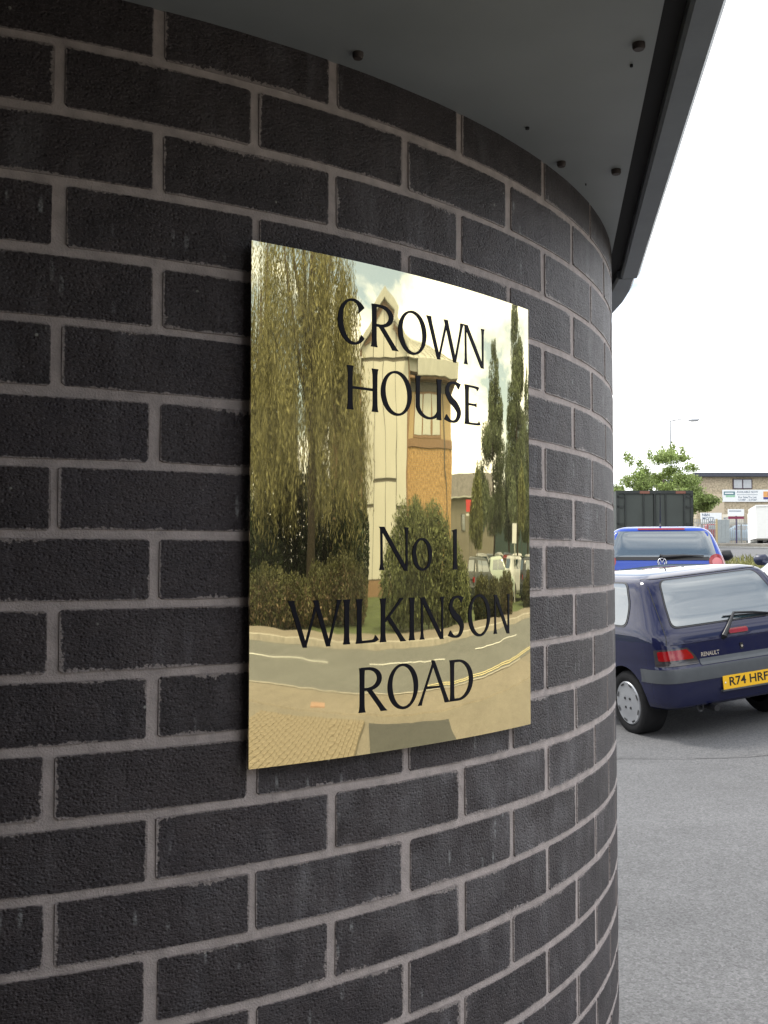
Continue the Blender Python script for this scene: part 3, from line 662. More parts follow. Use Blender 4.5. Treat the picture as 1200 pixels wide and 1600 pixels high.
CLIO = [(.26, .74, .10, 3.50), (.285, .775, .04, 3.62), (.33, .79, .02, 3.67), (.42, .798, .0, 3.70), (.52, .80, -.012, 3.71), (.60, .80, -.008, 3.71), (.63, .800, .018, 3.69), (.70, .803, .035, 3.62), (.80, .80, .055, 3.30), (.86, .79, .075, 2.98), (.92, .775, .125, 2.72), (.99, .748, .175, 2.60), (1.10, .708, .262, 2.42), (1.25, .655, .375, 2.16), (1.30, .625, .422, 2.04), (1.328, .58, .475, 1.92), (1.345, .51, .56, 1.78), (1.356, .38, .74, 1.56), (1.36, .16, 1.0, 1.30)]
POLO = [(.20, .73, .10, 3.70), (.30, .80, .02, 3.84), (.42, .815, .0, 3.88), (.58, .82, -.01, 3.89), (.64, .822, .02, 3.86), (.75, .825, .04, 3.72), (.88, .82, .06, 3.40), (.97, .808, .09, 3.02), (1.03, .79, .12, 2.86), (1.15, .745, .20, 2.62), (1.30, .68, .295, 2.32), (1.38, .63, .34, 2.14), (1.425, .56, .38, 1.98), (1.45, .46, .52, 1.8), (1.462, .30, .75, 1.6), (1.467, .13, 1.0, 1.4)]
def smooth_table(tab, m=70):
    """monotone cubic resampling of a profile table"""
    Z = np.array([t[0] for t in tab]); C = np.array([t[1:] for t in tab]); h = np.diff(Z); out_ = []
    zq = np.unique(np.concatenate([np.linspace(Z[0], Z[-1], m), Z]))
    cols_ = []
    for k in range(3):
        y = C[:, k]; d = np.diff(y) / h; s = np.zeros(len(y)); s[0], s[-1] = d[0], d[-1]
        for i in range(1, len(y) - 1):
            if d[i - 1] * d[i] > 0: w1, w2 = 2 * h[i] + h[i - 1], h[i] + 2 * h[i - 1]; s[i] = (w1 + w2) / (w1 / d[i - 1] + w2 / d[i])
        j = np.clip(np.searchsorted(Z, zq) - 1, 0, len(h) - 1); t = (zq - Z[j]) / h[j]
        cols_.append((2 * t ** 3 - 3 * t ** 2 + 1) * y[j] + (t ** 3 - 2 * t ** 2 + t) * h[j] * s[j] + (-2 * t ** 3 + 3 * t ** 2) * y[j + 1] + (t ** 3 - t ** 2) * h[j] * s[j + 1])
    return [(float(z), float(p_), float(q_), float(r_)) for z, p_, q_, r_ in zip(zq, *cols_)]
CLIO = smooth_table(CLIO); POLO = smooth_table(POLO, 56)
def shape_fn(tab, nexp=5.0):
    Z = np.array([t[0] for t in tab]); C = np.array([t[1:] for t in tab])
    def at(z): return [float(np.interp(z, Z, C[:, k])) for k in range(3)]
    def rear(y, z):
        w, a, b = at(z); xc, L_ = (a + b) / 2, (b - a) / 2; return Vector((xc - L_ * max(0, 1 - min(1, abs(y / w)) ** nexp) ** (1 / nexp), y, z))
    def front(y, z):
        w, a, b = at(z); xc, L_ = (a + b) / 2, (b - a) / 2; return Vector((xc + L_ * max(0, 1 - min(1, abs(y / w)) ** nexp) ** (1 / nexp), y, z))
    def left(x, z):
        w, a, b = at(z); xc, L_ = (a + b) / 2, (b - a) / 2; return Vector((x, w * max(0, 1 - min(1, abs((x - xc) / L_)) ** nexp) ** (1 / nexp), z))
    def right(x, z): q = left(x, z); q.y = -q.y; return q
    return dict(rear=rear, front=front, left=left, right=right), at
def round_poly(P, r=0.05, k=5):
    out_ = []; m = len(P)
    for i in range(m):
        a, b, c = Vector(P[i - 1]), Vector(P[i]), Vector(P[(i + 1) % m])
        d0 = (a - b); d1 = (c - b); q = min(r, d0.length * .45, d1.length * .45); p0 = b + d0.normalized() * q; p1 = b + d1.normalized() * q
        for j in range(k + 1):
            t = j / k; out_.append(tuple(p0 * (1 - t) ** 2 + b * 2 * t * (1 - t) + p1 * t * t))
    return out_
def row_bounds(P, z):
    xs = []
    for (x0, z0), (x1, z1) in zip(P, P[1:] + P[:1]):
        if (z0 - z) * (z1 - z) <= 0 and abs(z1 - z0) > 1e-9: xs.append(x0 + (x1 - x0) * (z - z0) / (z1 - z0))
    return (min(xs), max(xs)) if xs else None
def patch(fn, P, off, name, mat, parent, rows=14, cols=10, r=0.04):
    P = round_poly(P, r) if r else [tuple(p) for p in P]
    z0, z1 = min(p[1] for p in P), max(p[1] for p in P); V = []; F = []
    for j in range(rows + 1):
        z = z0 + (z1 - z0) * (0.5 - 0.5 * math.cos(math.pi * (0.0 + j / rows))); z = min(max(z, z0 + 1e-4), z1 - 1e-4)
        b = row_bounds(P, z)
        for i in range(cols + 1):
            a = b[0] + (b[1] - b[0]) * i / cols; p = fn(a, z)
            du = fn(a + .004, z) - fn(a - .004, z); dv = fn(a, z + .004) - fn(a, z - .004); nn = du.cross(dv)
            nn = nn.normalized() if nn.length > 0 else Vector((0, 0, 1))
            if nn.dot(Vector((p.x - 1.9, p.y, 0))) < 0: nn = -nn
            V.append(p + nn * off)
    for j in range(rows):
        for i in range(cols): k = j * (cols + 1) + i; F.append((k, k + 1, k + cols + 2, k + cols + 1))
    mb = MB(); mb.add(V, F); me = bpy.data.meshes.new(name); me.from_pydata(mb.v, [], mb.f); me.update(); me.polygons.foreach_set('use_smooth', [True] * len(me.polygons))
    return link(name, me, mat, parent)
def body_mesh(tab, wheels, wr, paintm, nexp=5.0, K=144, cut=True):
    Z = np.array([t[0] for t in tab]); zs = sorted(set(list(Z) + [])); V = []; F = []
    _fns, at = shape_fn(tab, nexp)
    for z in zs:
        w, a, b = at(z); xc, L_ = (a + b) / 2, (b - a) / 2
        for k in range(K):
            t = 2 * math.pi * (k + .5) / K; c, s = math.cos(t), math.sin(t)
            V.append((xc + L_ * math.copysign(abs(c) ** (2 / nexp), c), w * math.copysign(abs(s) ** (2 / nexp), s), z))
    for i in range(len(zs) - 1):
        for k in range(K): F.append((i * K + k, i * K + (k + 1) % K, (i + 1) * K + (k + 1) % K, (i + 1) * K + k))
    F.append(tuple(range(K))); F.append(tuple((len(zs) - 1) * K + k for k in range(K)))
    mb = MB(); mb.add(V, F); me = mb.mesh('body'); me.materials.append(paintm); me.materials.append(M_BLACKP)
    if cut:
        ob = bpy.data.objects.new('tmp', me); COL.objects.link(ob)
        cm = MB()
        for x in wheels:
            for s in (-1, 1): cm.lathe([(0.0, .50 * s), (wr, .50 * s), (wr, 1.1 * s), (0.0, 1.1 * s)], (x, 0, .27), axis='Y', n=32)
        cme = cm.mesh('cut'); cme.materials.append(paintm); cme.materials.append(M_BLACKP); cme.polygons.foreach_set('material_index', [1] * len(cme.polygons))
        bm = bmesh.new(); bm.from_mesh(cme); bmesh.ops.remove_doubles(bm, verts=bm.verts, dist=1e-5); bmesh.ops.recalc_face_normals(bm, faces=bm.faces); bm.to_mesh(cme); bm.free()
        co = bpy.data.objects.new('tmpc', cme); COL.objects.link(co)
        md = ob.modifiers.new('b', 'BOOLEAN'); md.operation = 'DIFFERENCE'; md.object = co; md.solver = 'EXACT'
        dg = bpy.context.evaluated_depsgraph_get(); me2 = bpy.data.meshes.new_from_object(ob.evaluated_get(dg)); bpy.data.objects.remove(ob); bpy.data.objects.remove(co); me = me2
    me.polygons.foreach_set('use_smooth', [True] * len(me.polygons)); me.set_sharp_from_angle(angle=rad(38)); return me
def wheel_parts(root, x, side, rad_=.275, yo=.785, hub=True, steel=M_ALLOY, tw=.17):
    s = side; mb = MB()
    mb.lathe([(.18, (yo - tw) * s), (rad_ - .03, (yo - tw) * s), (rad_, (yo - tw + .03) * s), (rad_, (yo - .035) * s), (rad_ - .012, (yo - .012) * s), (rad_ - .05, yo * s), (.19, (yo - .012) * s), (.165, (yo - .03) * s)], (x, 0, rad_), n=36)
    w = mb.build('wheel', M_RUBBER, root, smooth=True, ang=50)
    mb = MB(); mb.lathe([(0.0, (yo - .006) * s), (.05, (yo - .004) * s), (.10, (yo - .004) * s), (.145, (yo - .010) * s), (.178, (yo - .004) * s), (.186, (yo - .012) * s), (.186, (yo - .04) * s)], (x, 0, rad_), n=40)
    h = mb.build('hubcap', steel, w, smooth=True, ang=35)
    if hub:
        for k in range(8):
            a = 2 * math.pi * (k + .5) / 8; mb = MB(); Q = []
            for t, r_ in ((-.16, .157), (.16, .157), (.13, .171), (-.13, .171)): Q.append((x + r_ * math.cos(a + t), (yo - .0025) * s, rad_ + r_ * math.sin(a + t)))
            mb.add(Q, [(0, 1, 2, 3)]); mb.build('vent', M_BLACKP, w)
        for k in range(4):
            a = 2 * math.pi * (k + .5) / 4; mb = MB(); mb.lathe([(0.0, (yo + .0015) * s), (.011, (yo + .0015) * s), (.013, (yo - .006) * s)], (x + .055 * math.cos(a), 0, rad_ + .055 * math.sin(a)), n=10); mb.build('stud', M_BLACKP, w)
    return w
def make_car(name, tab, O, F_, L_, U_, pm, label, detail=1, wheels=(.62, 3.09), group=None, plate='', wr=.33, nexp=12.0, glass=None):
    root = bpy.data.objects.new(name, None); COL.objects.link(root); root.empty_display_size = .2
    tag(root, label, 'car', group)
    root.matrix_world = Matrix(((F_.x, L_.x, U_.x, O[0]), (F_.y, L_.y, U_.y, O[1]), (F_.z, L_.z, U_.z, O[2]), (0, 0, 0, 1)))
    fn, at = shape_fn(tab, nexp); root_parts = {}
    link('body', body_mesh(tab, wheels, wr, pm, nexp), None, root)
    for x in wheels:
        for s in (-1, 1): wheel_parts(root, x, s, hub=detail > 1, tw=.24)
    return root, fn, at
def simple_glazing(root, fn, tab, rear_lights=True, rz=(.95, 1.30), k=1.0):
    g = M_GLASS; top = tab[-1][0]; b0 = top * .70; t0 = top * .915
    patch(fn['rear'], [(-.55, b0), (.55, b0), (.47, t0), (-.47, t0)], .004, 'rear_window', g, root)
    patch(fn['front'], [(-.60, b0), (.60, b0), (.50, t0), (-.50, t0)], .004, 'windscreen', g, root)
    for sd in ('left', 'right'):
        patch(fn[sd], [(.62, b0), (1.35, b0), (1.35, t0), (.72, t0)], .004, 'side_window', g, root)
        patch(fn[sd], [(1.42, b0), (2.45, b0), (2.05, t0), (1.42, t0)], .004, 'side_window', g, root)
    for s in (-1, 1):
        patch(fn['rear'], sorted([(s * .52, top * .50), (s * .74, top * .50), (s * .74, top * .60), (s * .52, top * .60)], key=lambda q: (q[1], q[0] * (1 if q[1] < top * .55 else -1))), .004, 'tail_light', M_REDL, root, r=.02)
        patch(fn['front'], sorted([(s * .45, top * .42), (s * .72, top * .42), (s * .70, top * .50), (s * .45, top * .50)], key=lambda q: (q[1], q[0] * (1 if q[1] < top * .46 else -1))), .004, 'headlight', M_CLEAR, root, r=.02)
    patch(fn['rear'], [(-.62, .36), (.62, .36), (.62, .40), (-.62, .40)], .004, 'bumper_strip', M_PLASTIC, root, r=0)

# --- dark blue hatchback nearest the wall
def frame(a, ro):
    F_ = Vector((-math.sin(a), math.cos(a), 0)); L0 = Vector((-math.cos(a), -math.sin(a), 0)); U0 = F_.cross(L0); L_ = L0 * math.cos(ro) - U0 * math.sin(ro); return F_, L_, F_.cross(L_)
P_NAVY = paint('navy', (0.010, 0.012, 0.042))
F_, L_, U_ = frame(-0.04706, 0.1029)
CO = Vector((6.105, 4.628, -0.044))
car, fn, at = make_car('hatchback_car', CLIO, CO, F_, L_, U_, P_NAVY, 'dark blue hatchback with yellow number plate R74 HRF and grey bumper', 2)
rwin = patch(fn['rear'], [(-.600, .918), (.600, .918), (.555, 1.10), (.492, 1.305), (-.492, 1.305), (-.555, 1.10)], .0035, 'rear_window_seal', M_BLACKP, car, r=.06, rows=20, cols=20)
rw = patch(fn['rear'], [(-.585, .930), (.585, .930), (.541, 1.10), (.480, 1.295), (-.480, 1.295), (-.541, 1.10)], .0065, 'rear_window', M_GLASS, car, r=.06, rows=20, cols=20)
for s in (-1, 1):
    q = lambda P: [(s * y, z) for y, z in P]
    lt = patch(fn['rear'], q([(.435, .625), (.766, .625), (.766, .765), (.52, .765), (.455, .690)]), .004, 'tail_light', M_SMOKE, car, r=.012, rows=16, cols=14)
    patch(fn['rear'], q([(.478, .672), (.752, .672), (.752, .752), (.53, .752), (.49, .705)]), .007, 'red_lens', M_REDL, lt, r=.014, rows=14, cols=12)
patch(fn['rear'], [(-.43, .610), (.43, .610), (.43, .662), (-.43, .662)], .005, 'hatch_trim', M_PLASTIC, car, r=.008)
# grey rubbing strip wraps the bumper
bs = patch(fn['rear'], [(-.794, .492), (.794, .492), (.794, .602), (-.794, .602)], .006, 'bumper_strip', M_PLASTIC, car, r=0, rows=6, cols=50)
for sd in ('left', 'right'): patch(fn[sd], [(.02, .492), (.27, .492), (.31, .602), (.02, .602)], .006, 'bumper_strip', M_PLASTIC, car, r=0, rows=6, cols=16)
for sd in ('left', 'right'):
    patch(fn[sd], [(.98, .50), (2.70, .50), (2.70, .58), (.98, .58)], .005, 'side_strip', M_PLASTIC, car, r=.01)
    w_ = patch(fn[sd], [(.53, .93), (1.22, .93), (1.22, 1.30), (.66, 1.30), (.545, 1.12)], .0035, 'quarter_window_seal', M_BLACKP, car, r=.07, rows=16)
    patch(fn[sd], [(.55, .945), (1.20, .945), (1.20, 1.285), (.675, 1.285), (.565, 1.115)], .0065, 'quarter_window', M_GLASS, car, r=.06, rows=16)
    patch(fn[sd], [(1.28, .93), (2.45, .93), (2.02, 1.30), (1.28, 1.30)], .005, 'door_window', M_GLASS, car, r=.05)
    patch(fn[sd], [(1.248, .36), (1.254, .36), (1.254, .94), (1.248, .94)], .002, 'door_gap', M_BLACKP, car, r=0)
    mb = MB(); sg = 1 if sd == 'left' else -1; mb.box((2.30, .90 * sg, .95), (.12, .20, .13)); mb.build('door_mirror', P_NAVY, car, smooth=False)
    # hatch shut line down the pillar
    P0 = [fn[sd](.44 - .33 * t * .6, 1.30 - .37 * t) for t in np.linspace(0, 1, 8)]
patch(fn['front'], [(-.60, .93), (.60, .93), (.50, 1.29), (-.50, 1.29)], .005, 'windscreen', M_GLASS, car, r=.05)
for s in (-1, 1):
    mb = MB(); P = [fn['rear'](s * (.69 - .10 * t), .80 + .50 * t) + Vector((-.001, s * .001, 0)) for t in np.linspace(0, .93, 14)]
    mb.tube(P, .0042, 5); mb.build('hatch_gap', M_BLACKP, car)
mb = MB(); mb.tube([fn['rear'](y, 1.318) + Vector((-.002, 0, .001)) for y in np.linspace(-.588, .588, 24)], .004, 5); mb.build('hatch_gap', M_BLACKP, car)
mb = MB(); mb.tube([fn['rear'](y, .795 + .004 * math.cos(y * 2)) + Vector((-.001, 0, 0)) for y in np.linspace(-.66, .66, 20)], .004, 5); mb.build('hatch_crease', P_NAVY, car, smooth=True)
# number plate
def rear_quad(y0, y1, z0, z1, off): x = fn['rear'](0, (z0 + z1) / 2).x - off; return x
xp = fn['rear'](0, .445).x - .012
mb = MB(); mb.box((xp, 0, .443), (.006, .505, .112)); npl = mb.build('number_plate', M_PLATEY, car)
text_obj('R74 HRF', .098, M_BLACKT, npl, (xp - .0042, .0, .443), (0, -1, 0), (0, 0, 1), 'lettering', width=.385, weight=.0018)
for s in (-1, 1): mb = MB(); mb.tube([(xp - .0055, s * .226, .443), (xp, s * .235, .443)], .007, 8); mb.build('screw', M_PLATEW, npl)
mb = MB(); mb.box((xp + .006, 0, .380), (.03, .53, .012)); mb.build('plate_ledge', M_PLASTIC, car)
# badge, lock, brake light, wiper, exhaust, tow eye
xb = fn['rear'](.31, .69).x - .004
text_obj('RENAULT', .048, M_CHROME, car, (xb, .315, .692), (0, -1, 0), (0, 0, 1), 'badge', width=.178, weight=.001)
mb = MB(); mb.lathe([(0, -.006), (.014, -.006), (.016, 0)], (fn['rear'](0, .715).x - .002, 0, .715), n=12)
mb = MB(); x_ = fn['rear'](0, .715).x; mb.box((x_, 0, .715), (.012, .03, .05)); mb.build('lock', M_BLACKP, car); mb = MB(); mb.tube([(x_ - .012, 0, .715), (x_, 0, .715)], .010, 10); mb.build('lock_barrel', M_CHROME, car)
patch(fn['rear'], [(-.095, .824), (.095, .824), (.095, .862), (-.095, .862)], .012, 'brake_light', M_REDL, car, r=.018)
patch(fn['rear'], [(-.102, .818), (.102, .818), (.102, .868), (-.102, .868)], .006, 'brake_light_base', M_BLACKP, car, r=.02)
wb = fn['rear'](.155, .815) + Vector((-.02, 0, 0)); we = fn['rear'](-.02, .965) + Vector((-.035, 0, .02)); wt = fn['rear'](-.36, .935) + Vector((-.02, 0, .012))
mb = MB(); mb.tube([wb + Vector((.02, .004, -.012)), wb, (wb * .6 + we * .4) + Vector((-.012, .01, .0)), we, (we * .5 + wt * .5) + Vector((-.006, 0, .006)), wt], [.020, .024, .018, .012, .010, .006], 8); mb.build('wiper', M_BLACKP, car, smooth=True, ang=50)
mb = MB(); mb.tube([we + Vector((.014, .10, -.02)), we * .5 + wt * .5 + Vector((.016, 0, -.012)), wt + Vector((.010, -.05, -.012))], .006, 6); mb.build('wiper_blade', M_BLACKP, car)
mb = MB(); mb.tube([(-.01, .33, .245), (.30, .33, .25), (.6, .30, .26)], [.026, .026, .022], 12); mb.build('exhaust', M_BLACKP, car, smooth=True, ang=50)
mb = MB(); mb.tube([(.05, .45 + .028 * math.cos(a), .265 + .036 * math.sin(a)) for a in np.linspace(0, 2 * math.pi, 13)], .006, 6, cap=False); mb.build('tow_eye', M_BLACKP, car)

# --- bright blue hatchback behind it
P_BLUE = paint('bright_blue', (0.010, 0.055, 0.36))
Fp = Vector((.56, .828, 0)).normalized(); Lp = Vector((-Fp.y, Fp.x, 0)); Up = Vector((0, 0, 1))
car2, fn2, at2 = make_car('hatchback_car', POLO, Vector((8.32, 8.90, 0.385)), Fp, Lp, Up, P_BLUE, 'bright blue hatchback with round tail lights and roof aerial', 1, wheels=(.66, 3.12))
patch(fn2['rear'], [(-.69, 1.03), (.69, 1.03), (.60, 1.385), (-.60, 1.385)], .004, 'rear_window', M_GLASS, car2, r=.05, rows=18, cols=18)
patch(fn2['rear'], [(-.70, 1.00), (.70, 1.00), (.69, 1.045), (-.69, 1.045)], .0075, 'window_base', M_BLACKP, car2, r=.01)
for sd in ('left', 'right'):
    patch(fn2[sd], [(.62, 1.03), (1.42, 1.03), (1.42, 1.36), (.74, 1.36)], .004, 'side_window', M_GLASS, car2)
    patch(fn2[sd], [(1.5, 1.03), (2.6, 1.03), (2.2, 1.36), (1.5, 1.36)], .004, 'side_window', M_GLASS, car2)
patch(fn2['front'], [(-.60, 1.05), (.60, 1.05), (.50, 1.38), (-.50, 1.38)], .004, 'windscreen', M_GLASS, car2)
for s in (-1, 1):
    c0 = fn2['rear'](s * .68, .985)
    tl = MB(); ring = [(s * .68 + .098 * math.cos(a), .985 + .098 * math.sin(a)) for a in np.linspace(0, 2 * math.pi, 28, endpoint=False)]
    t_ = patch(fn2['rear'], ring, .006, 'tail_light', M_REDL, car2, r=0, rows=18, cols=12)
    ring = [(s * .68 + .060 * math.cos(a), .975 + .060 * math.sin(a)) for a in np.linspace(0, 2 * math.pi, 24, endpoint=False)]
    patch(fn2['rear'], ring, .010, 'lamp_ring', pmat('pink_lens', (.55, .16, .17), .1), t_, r=0, rows=12)
    mb = MB(); mb.tube([(2.35, s * .80, 1.02), (2.34, s * .90, 1.06)], .03, 8); mb.tube([(2.30, s * .86, 1.05), (2.28, s * .93, 1.08), (2.28, s * 1.02, 1.08), (2.30, s * 1.05, 1.05)], [.05, .085, .085, .05], 10); mb.build('door_mirror', M_BLACKP, car2, smooth=True, ang=60)
patch(fn2['rear'], [(-.30, 1.398), (.30, 1.398), (.30, 1.420), (-.30, 1.420)], .010, 'brake_light', M_REDL, car2, r=.005)
c0 = fn2['rear'](0, .985)
mb = MB(); mb.lathe([(.050, 0), (.060, -.006), (.050, -.010)], (0, 0, 0), n=28)
def emblem(root_, fnr):
    e_ = empty('emblem'); e_.parent = root_; p0 = fnr(0, .975); X = Vector((0, -1, 0)); Z = Vector((.10, 0, 1)).normalized(); o_ = p0 + Vector((-.012, 0, 0))
    mb = MB(); mb.tube([o_ + X * (.055 * math.cos(a)) + Z * (.055 * math.sin(a)) for a in np.linspace(0, 2 * math.pi, 25)], .007, 6, cap=False); mb.build('ring', M_CHROME, e_, smooth=True)
    for pts in ([(-.028, .046), (0, -.002), (.028, .046)], [(-.046, .022), (-.022, -.044), (0, .000), (.022, -.044), (.046, .022)]):
        mb = MB(); mb.tube([o_ + X * a + Z * b for a, b in pts], .0055, 6); mb.build('letter', M_CHROME, e_)
emblem(car2, fn2['rear'])
mb = MB(); a0 = Vector((.66, 0, 1.455)); mb.tube([a0, a0 + Vector((.05, 0, .06)), a0 + Vector((-.12, 0, .46))], [.022, .010, .006], 8); mb.build('aerial', M_BLACKP, car2)
wa = fn2['rear'](-.02, 1.045) + Vector((-.03, 0, 0)); wbb = fn2['rear'](-.52, 1.06) + Vector((-.03, 0, 0))
mb = MB(); mb.tube([wa + Vector((0, .05, .02)), wa, (wa + wbb) / 2 + Vector((-.004, 0, .01)), wbb], [.02, .028, .016, .008], 8); mb.build('wiper', M_BLACKP, car2)
mb = MB(); mb.box((fn2['rear'](0, 1.365).x - .004, 0, 1.33), (.004, .26, .05)); mb.build('window_sticker', pmat('pale_sticker', (.45, .58, .62), .4), car2)
xq = fn2['rear'](0, .80).x - .012; mb = MB(); mb.box((xq, 0, .80), (.006, .522, .112)); mb.build('number_plate', M_PLATEY, car2)

# --- silver car on the far right, facing the camera
P_SILV = paint('silver', (0.42, 0.46, 0.47), .3)
Fs = Vector((-.866, -.5, 0)).normalized(); Ls = Vector((-Fs.y, Fs.x, 0))
Ms = Vector((8.50, 7.05, 0)); Os = Ms - Fs * 2.55 + Ls * .93
car3, fn3, at3 = make_car('hatchback_car', POLO, Vector((11.27, 7.87, 0.34)), Fs, Ls, Up, P_SILV, 'silver car at the right edge with only its wing and door mirror in view', 1, wheels=(.66, 3.12))
simple_glazing(car3, fn3, POLO)
for s in (-1, 1):
    mb = MB(); mb.tube([(2.55, s * .84, 1.00), (2.55, s * .90, 1.03)], .03, 8); mb.tube([(2.50, s * .86, 1.04), (2.50, s * .89, 1.05), (2.50, s * .98, 1.05), (2.50, s * 1.01, 1.04)], [.04, .068, .066, .04], 10); mb.build('door_mirror', pmat('navy_plastic', (.015, .02, .05), .35), car3, smooth=True, ang=60)

# ------------------------------------------------------------------ vegetation
def leaf_mat(name, col, isl=0.6, tr=0.3): return pmat(name, col, 0.6, var=0.35, scale=0.9, island=isl, trans=tr, spec=0.25)
M_WILL = leaf_mat('willow_leaf', (0.215, 0.200, 0.090)); M_POP = leaf_mat('poplar_leaf', (0.150, 0.180, 0.095)); M_BUSH = leaf_mat('bush_leaf', (0.165, 0.185, 0.080))
M_HEDGE = leaf_mat('hedge_leaf', (0.085, 0.086, 0.036)); M_SAP = leaf_mat('sapling_leaf', (0.19, 0.20, 0.08)); M_TREE = leaf_mat('tree_leaf', (0.28, 0.35, 0.12)); M_BROWN = leaf_mat('brown_hedge_twig', (0.135, 0.100, 0.060), tr=.1)
M_DARKL = leaf_mat('dark_leaf', (0.042, 0.058, 0.026))  # leaf colour darkened to carry the deep shade beneath the willow
M_BARK = pmat('bark', (0.075, 0.058, 0.042), 0.9, var=0.3, scale=12, bump=0.01, bscale=20)
def leaves(C, D, length, width, rg):
    n = len(C); D = D / np.linalg.norm(D, axis=1, keepdims=True)
    A = rg.normal(size=(n, 3)); S = np.cross(D, A); S /= np.linalg.norm(S, axis=1, keepdims=True) + 1e-9
    L_ = (length * rg.uniform(.6, 1.3, n))[:, None]; W_ = (width * rg.uniform(.6, 1.3, n))[:, None]
    return np.stack([C - D * L_ / 2, C + S * W_ / 2, C + D * L_ / 2, C - S * W_ / 2], 1)
def willow(base, h, r, label, seed, nstr=900, cmat=M_WILL, lean=(0, 0), low=2.2, group='willow trees across the road'):
    rg = np.random.default_rng(seed); t = empty('willow_tree', base, 0, label, 'tree', group)
    tr = MB(); tr.tube([(0, 0, -.3), (.1, 0, h * .18), (.0, .15, h * .42), (.1, 0, h * .75)], [.42, .34, .26, .10], 10); tk = tr.build('trunk', M_BARK, t, smooth=True)
    for k in range(7):
        a = k * 2 * math.pi / 7 + rg.uniform(-.3, .3); z0 = h * rg.uniform(.25, .5); e_ = Vector((math.cos(a) * r * .6, math.sin(a) * r * .6, h * rg.uniform(.66, .9)))
        m_ = MB(); m_.tube([(0, 0, z0), e_ * .55 + Vector((0, 0, z0 * .45)), e_], [.17, .11, .04], 7); m_.build('limb', M_BARK, tk, smooth=True)
    C = []; D = []
    # clumps of hanging shoots spread through the crown, gaps between them
    ncl = 150; ca = rg.uniform(0, 2 * np.pi, ncl); cr_ = np.sqrt(rg.uniform(.03, 1, ncl)) * r; top_ = h * (1 - .66 * (cr_ / r) ** 1.7); ct = low + 1.2 + (top_ - low - 1.2) * rg.uniform(0, 1, ncl) ** .62
    for k in range(nstr):
        c = rg.integers(ncl); x = cr_[c] * math.cos(ca[c]) + rg.normal(0, .36); y = cr_[c] * math.sin(ca[c]) + rg.normal(0, .36)
        z1 = ct[c] + rg.normal(0, .55); ln = min(rg.uniform(.5, 2.6), z1 - low * rg.uniform(.75, 1.5))
        if ln < .3: continue
        m_ = int(ln / .085); tt_ = np.linspace(0, 1, m_); sw = rg.normal(0, .22, 2)
        C.append(np.stack([x + sw[0] * tt_ ** 1.5 + rg.normal(0, .07, m_), y + sw[1] * tt_ ** 1.5 + rg.normal(0, .07, m_), z1 - ln * tt_], 1))
        D.append(np.stack([rg.normal(0, .55, m_), rg.normal(0, .55, m_), -np.ones(m_)], 1))
    C = np.concatenate(C); D = np.concatenate(D)
    quads('crown', leaves(C, D, .20, .060, rg), cmat, t); return t
def blob_points(n, lobes, rg, shell=.55):
    """points in a union of ellipsoids, denser near the skin"""
    P = []; w = np.array([l_[3] * l_[4] * l_[5] for l_ in lobes]) ** .72; w /= w.sum()
    idx = rg.choice(len(lobes), n, p=w)
    d = rg.normal(size=(n, 3)); d /= np.linalg.norm(d, axis=1, keepdims=True); q = (shell + (1 - shell) * rg.uniform(0, 1, n)) ** .8; q *= rg.uniform(.92, 1.10, n)
    Lb = np.array(lobes); return Lb[idx, :3] + d * q[:, None] * Lb[idx, 3:6], d
def leafy(t, name, lobes, n, length, width, mat, seed, down=0.0, shell=.55, zmin=0.02):
    rg = np.random.default_rng(seed); P, d = blob_points(n, lobes, rg, shell); m_ = P[:, 2] > zmin; P = P[m_]; d = d[m_]
    D = rg.normal(size=P.shape) + d * .4; D[:, 2] -= down * 2; return quads(name, leaves(P, D, length, width, rg), mat, t)

willow(pol(47.0, 27), 15.0, 4.3, 'large weeping willow with curtains of hanging shoots beside the pale tower', 11, 3800, low=2.0)
willow(pol(38.6, 33), 13.5, 3.6, 'weeping willow at the far left of the plaque reflection', 12, 3400, low=2.6)
# hedge mounds on the left of the reflection
def mound(name, az, d, w, dp, h, mat, label, seed, n=9000, rot=None, cat='hedge', under=None, ln=.12, wd=.06, group=None):
    p = pol(az, d); t = empty(name, (p.x, p.y, H(p.x, p.y) - .05), rad(az), label, cat, group); rg = random.Random(seed); lobes = []
    k = max(3, int(w / .55))
    for i in range(k):
        x = (i + .5) / k * w - w / 2; hh = h * (1 - .30 * abs(2 * x / w) ** 2) * rg.uniform(.86, 1.06)
        lobes.append((x, rg.uniform(-.2, .2) * dp, hh * .5, w / k * .95, dp / 2, hh * .52))
    leafy(t, 'crown', lobes, n, ln, wd, mat, seed, shell=.6)
    m_ = MB()
    for i in range(k):
        x = (i + .5) / k * w - w / 2; m_.tube([(x, 0, 0), (x + rg.uniform(-.1, .1), 0, h * .6)], [.03, .01], 5)
    m_.build('stem', M_BARK, t)
    # opaque woody heart so that the light does not pass through
    if under is not None:
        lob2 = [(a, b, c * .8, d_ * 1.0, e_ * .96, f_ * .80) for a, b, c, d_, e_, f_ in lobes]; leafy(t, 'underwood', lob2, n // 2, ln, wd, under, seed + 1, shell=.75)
    return t
mound('hedge', 40.5, 21.2, 4.6, 2.0, 1.42, M_HEDGE, 'long low brown and green hedge at the left of the reflection', 21, 9000, under=M_BROWN, group='hedges across the road')
mound('hedge', 51.6, 22.6, 3.6, 2.2, 1.75, M_HEDGE, 'rounded brown hedge in front of the willow trunk', 22, 9000, under=M_BROWN, group='hedges across the road')
mound('hedge', 46.2, 22.4, 2.0, 1.6, .85, M_BROWN, 'low brown bramble between the two hedge mounds', 23, 3500, under=M_BROWN, group='hedges across the road')
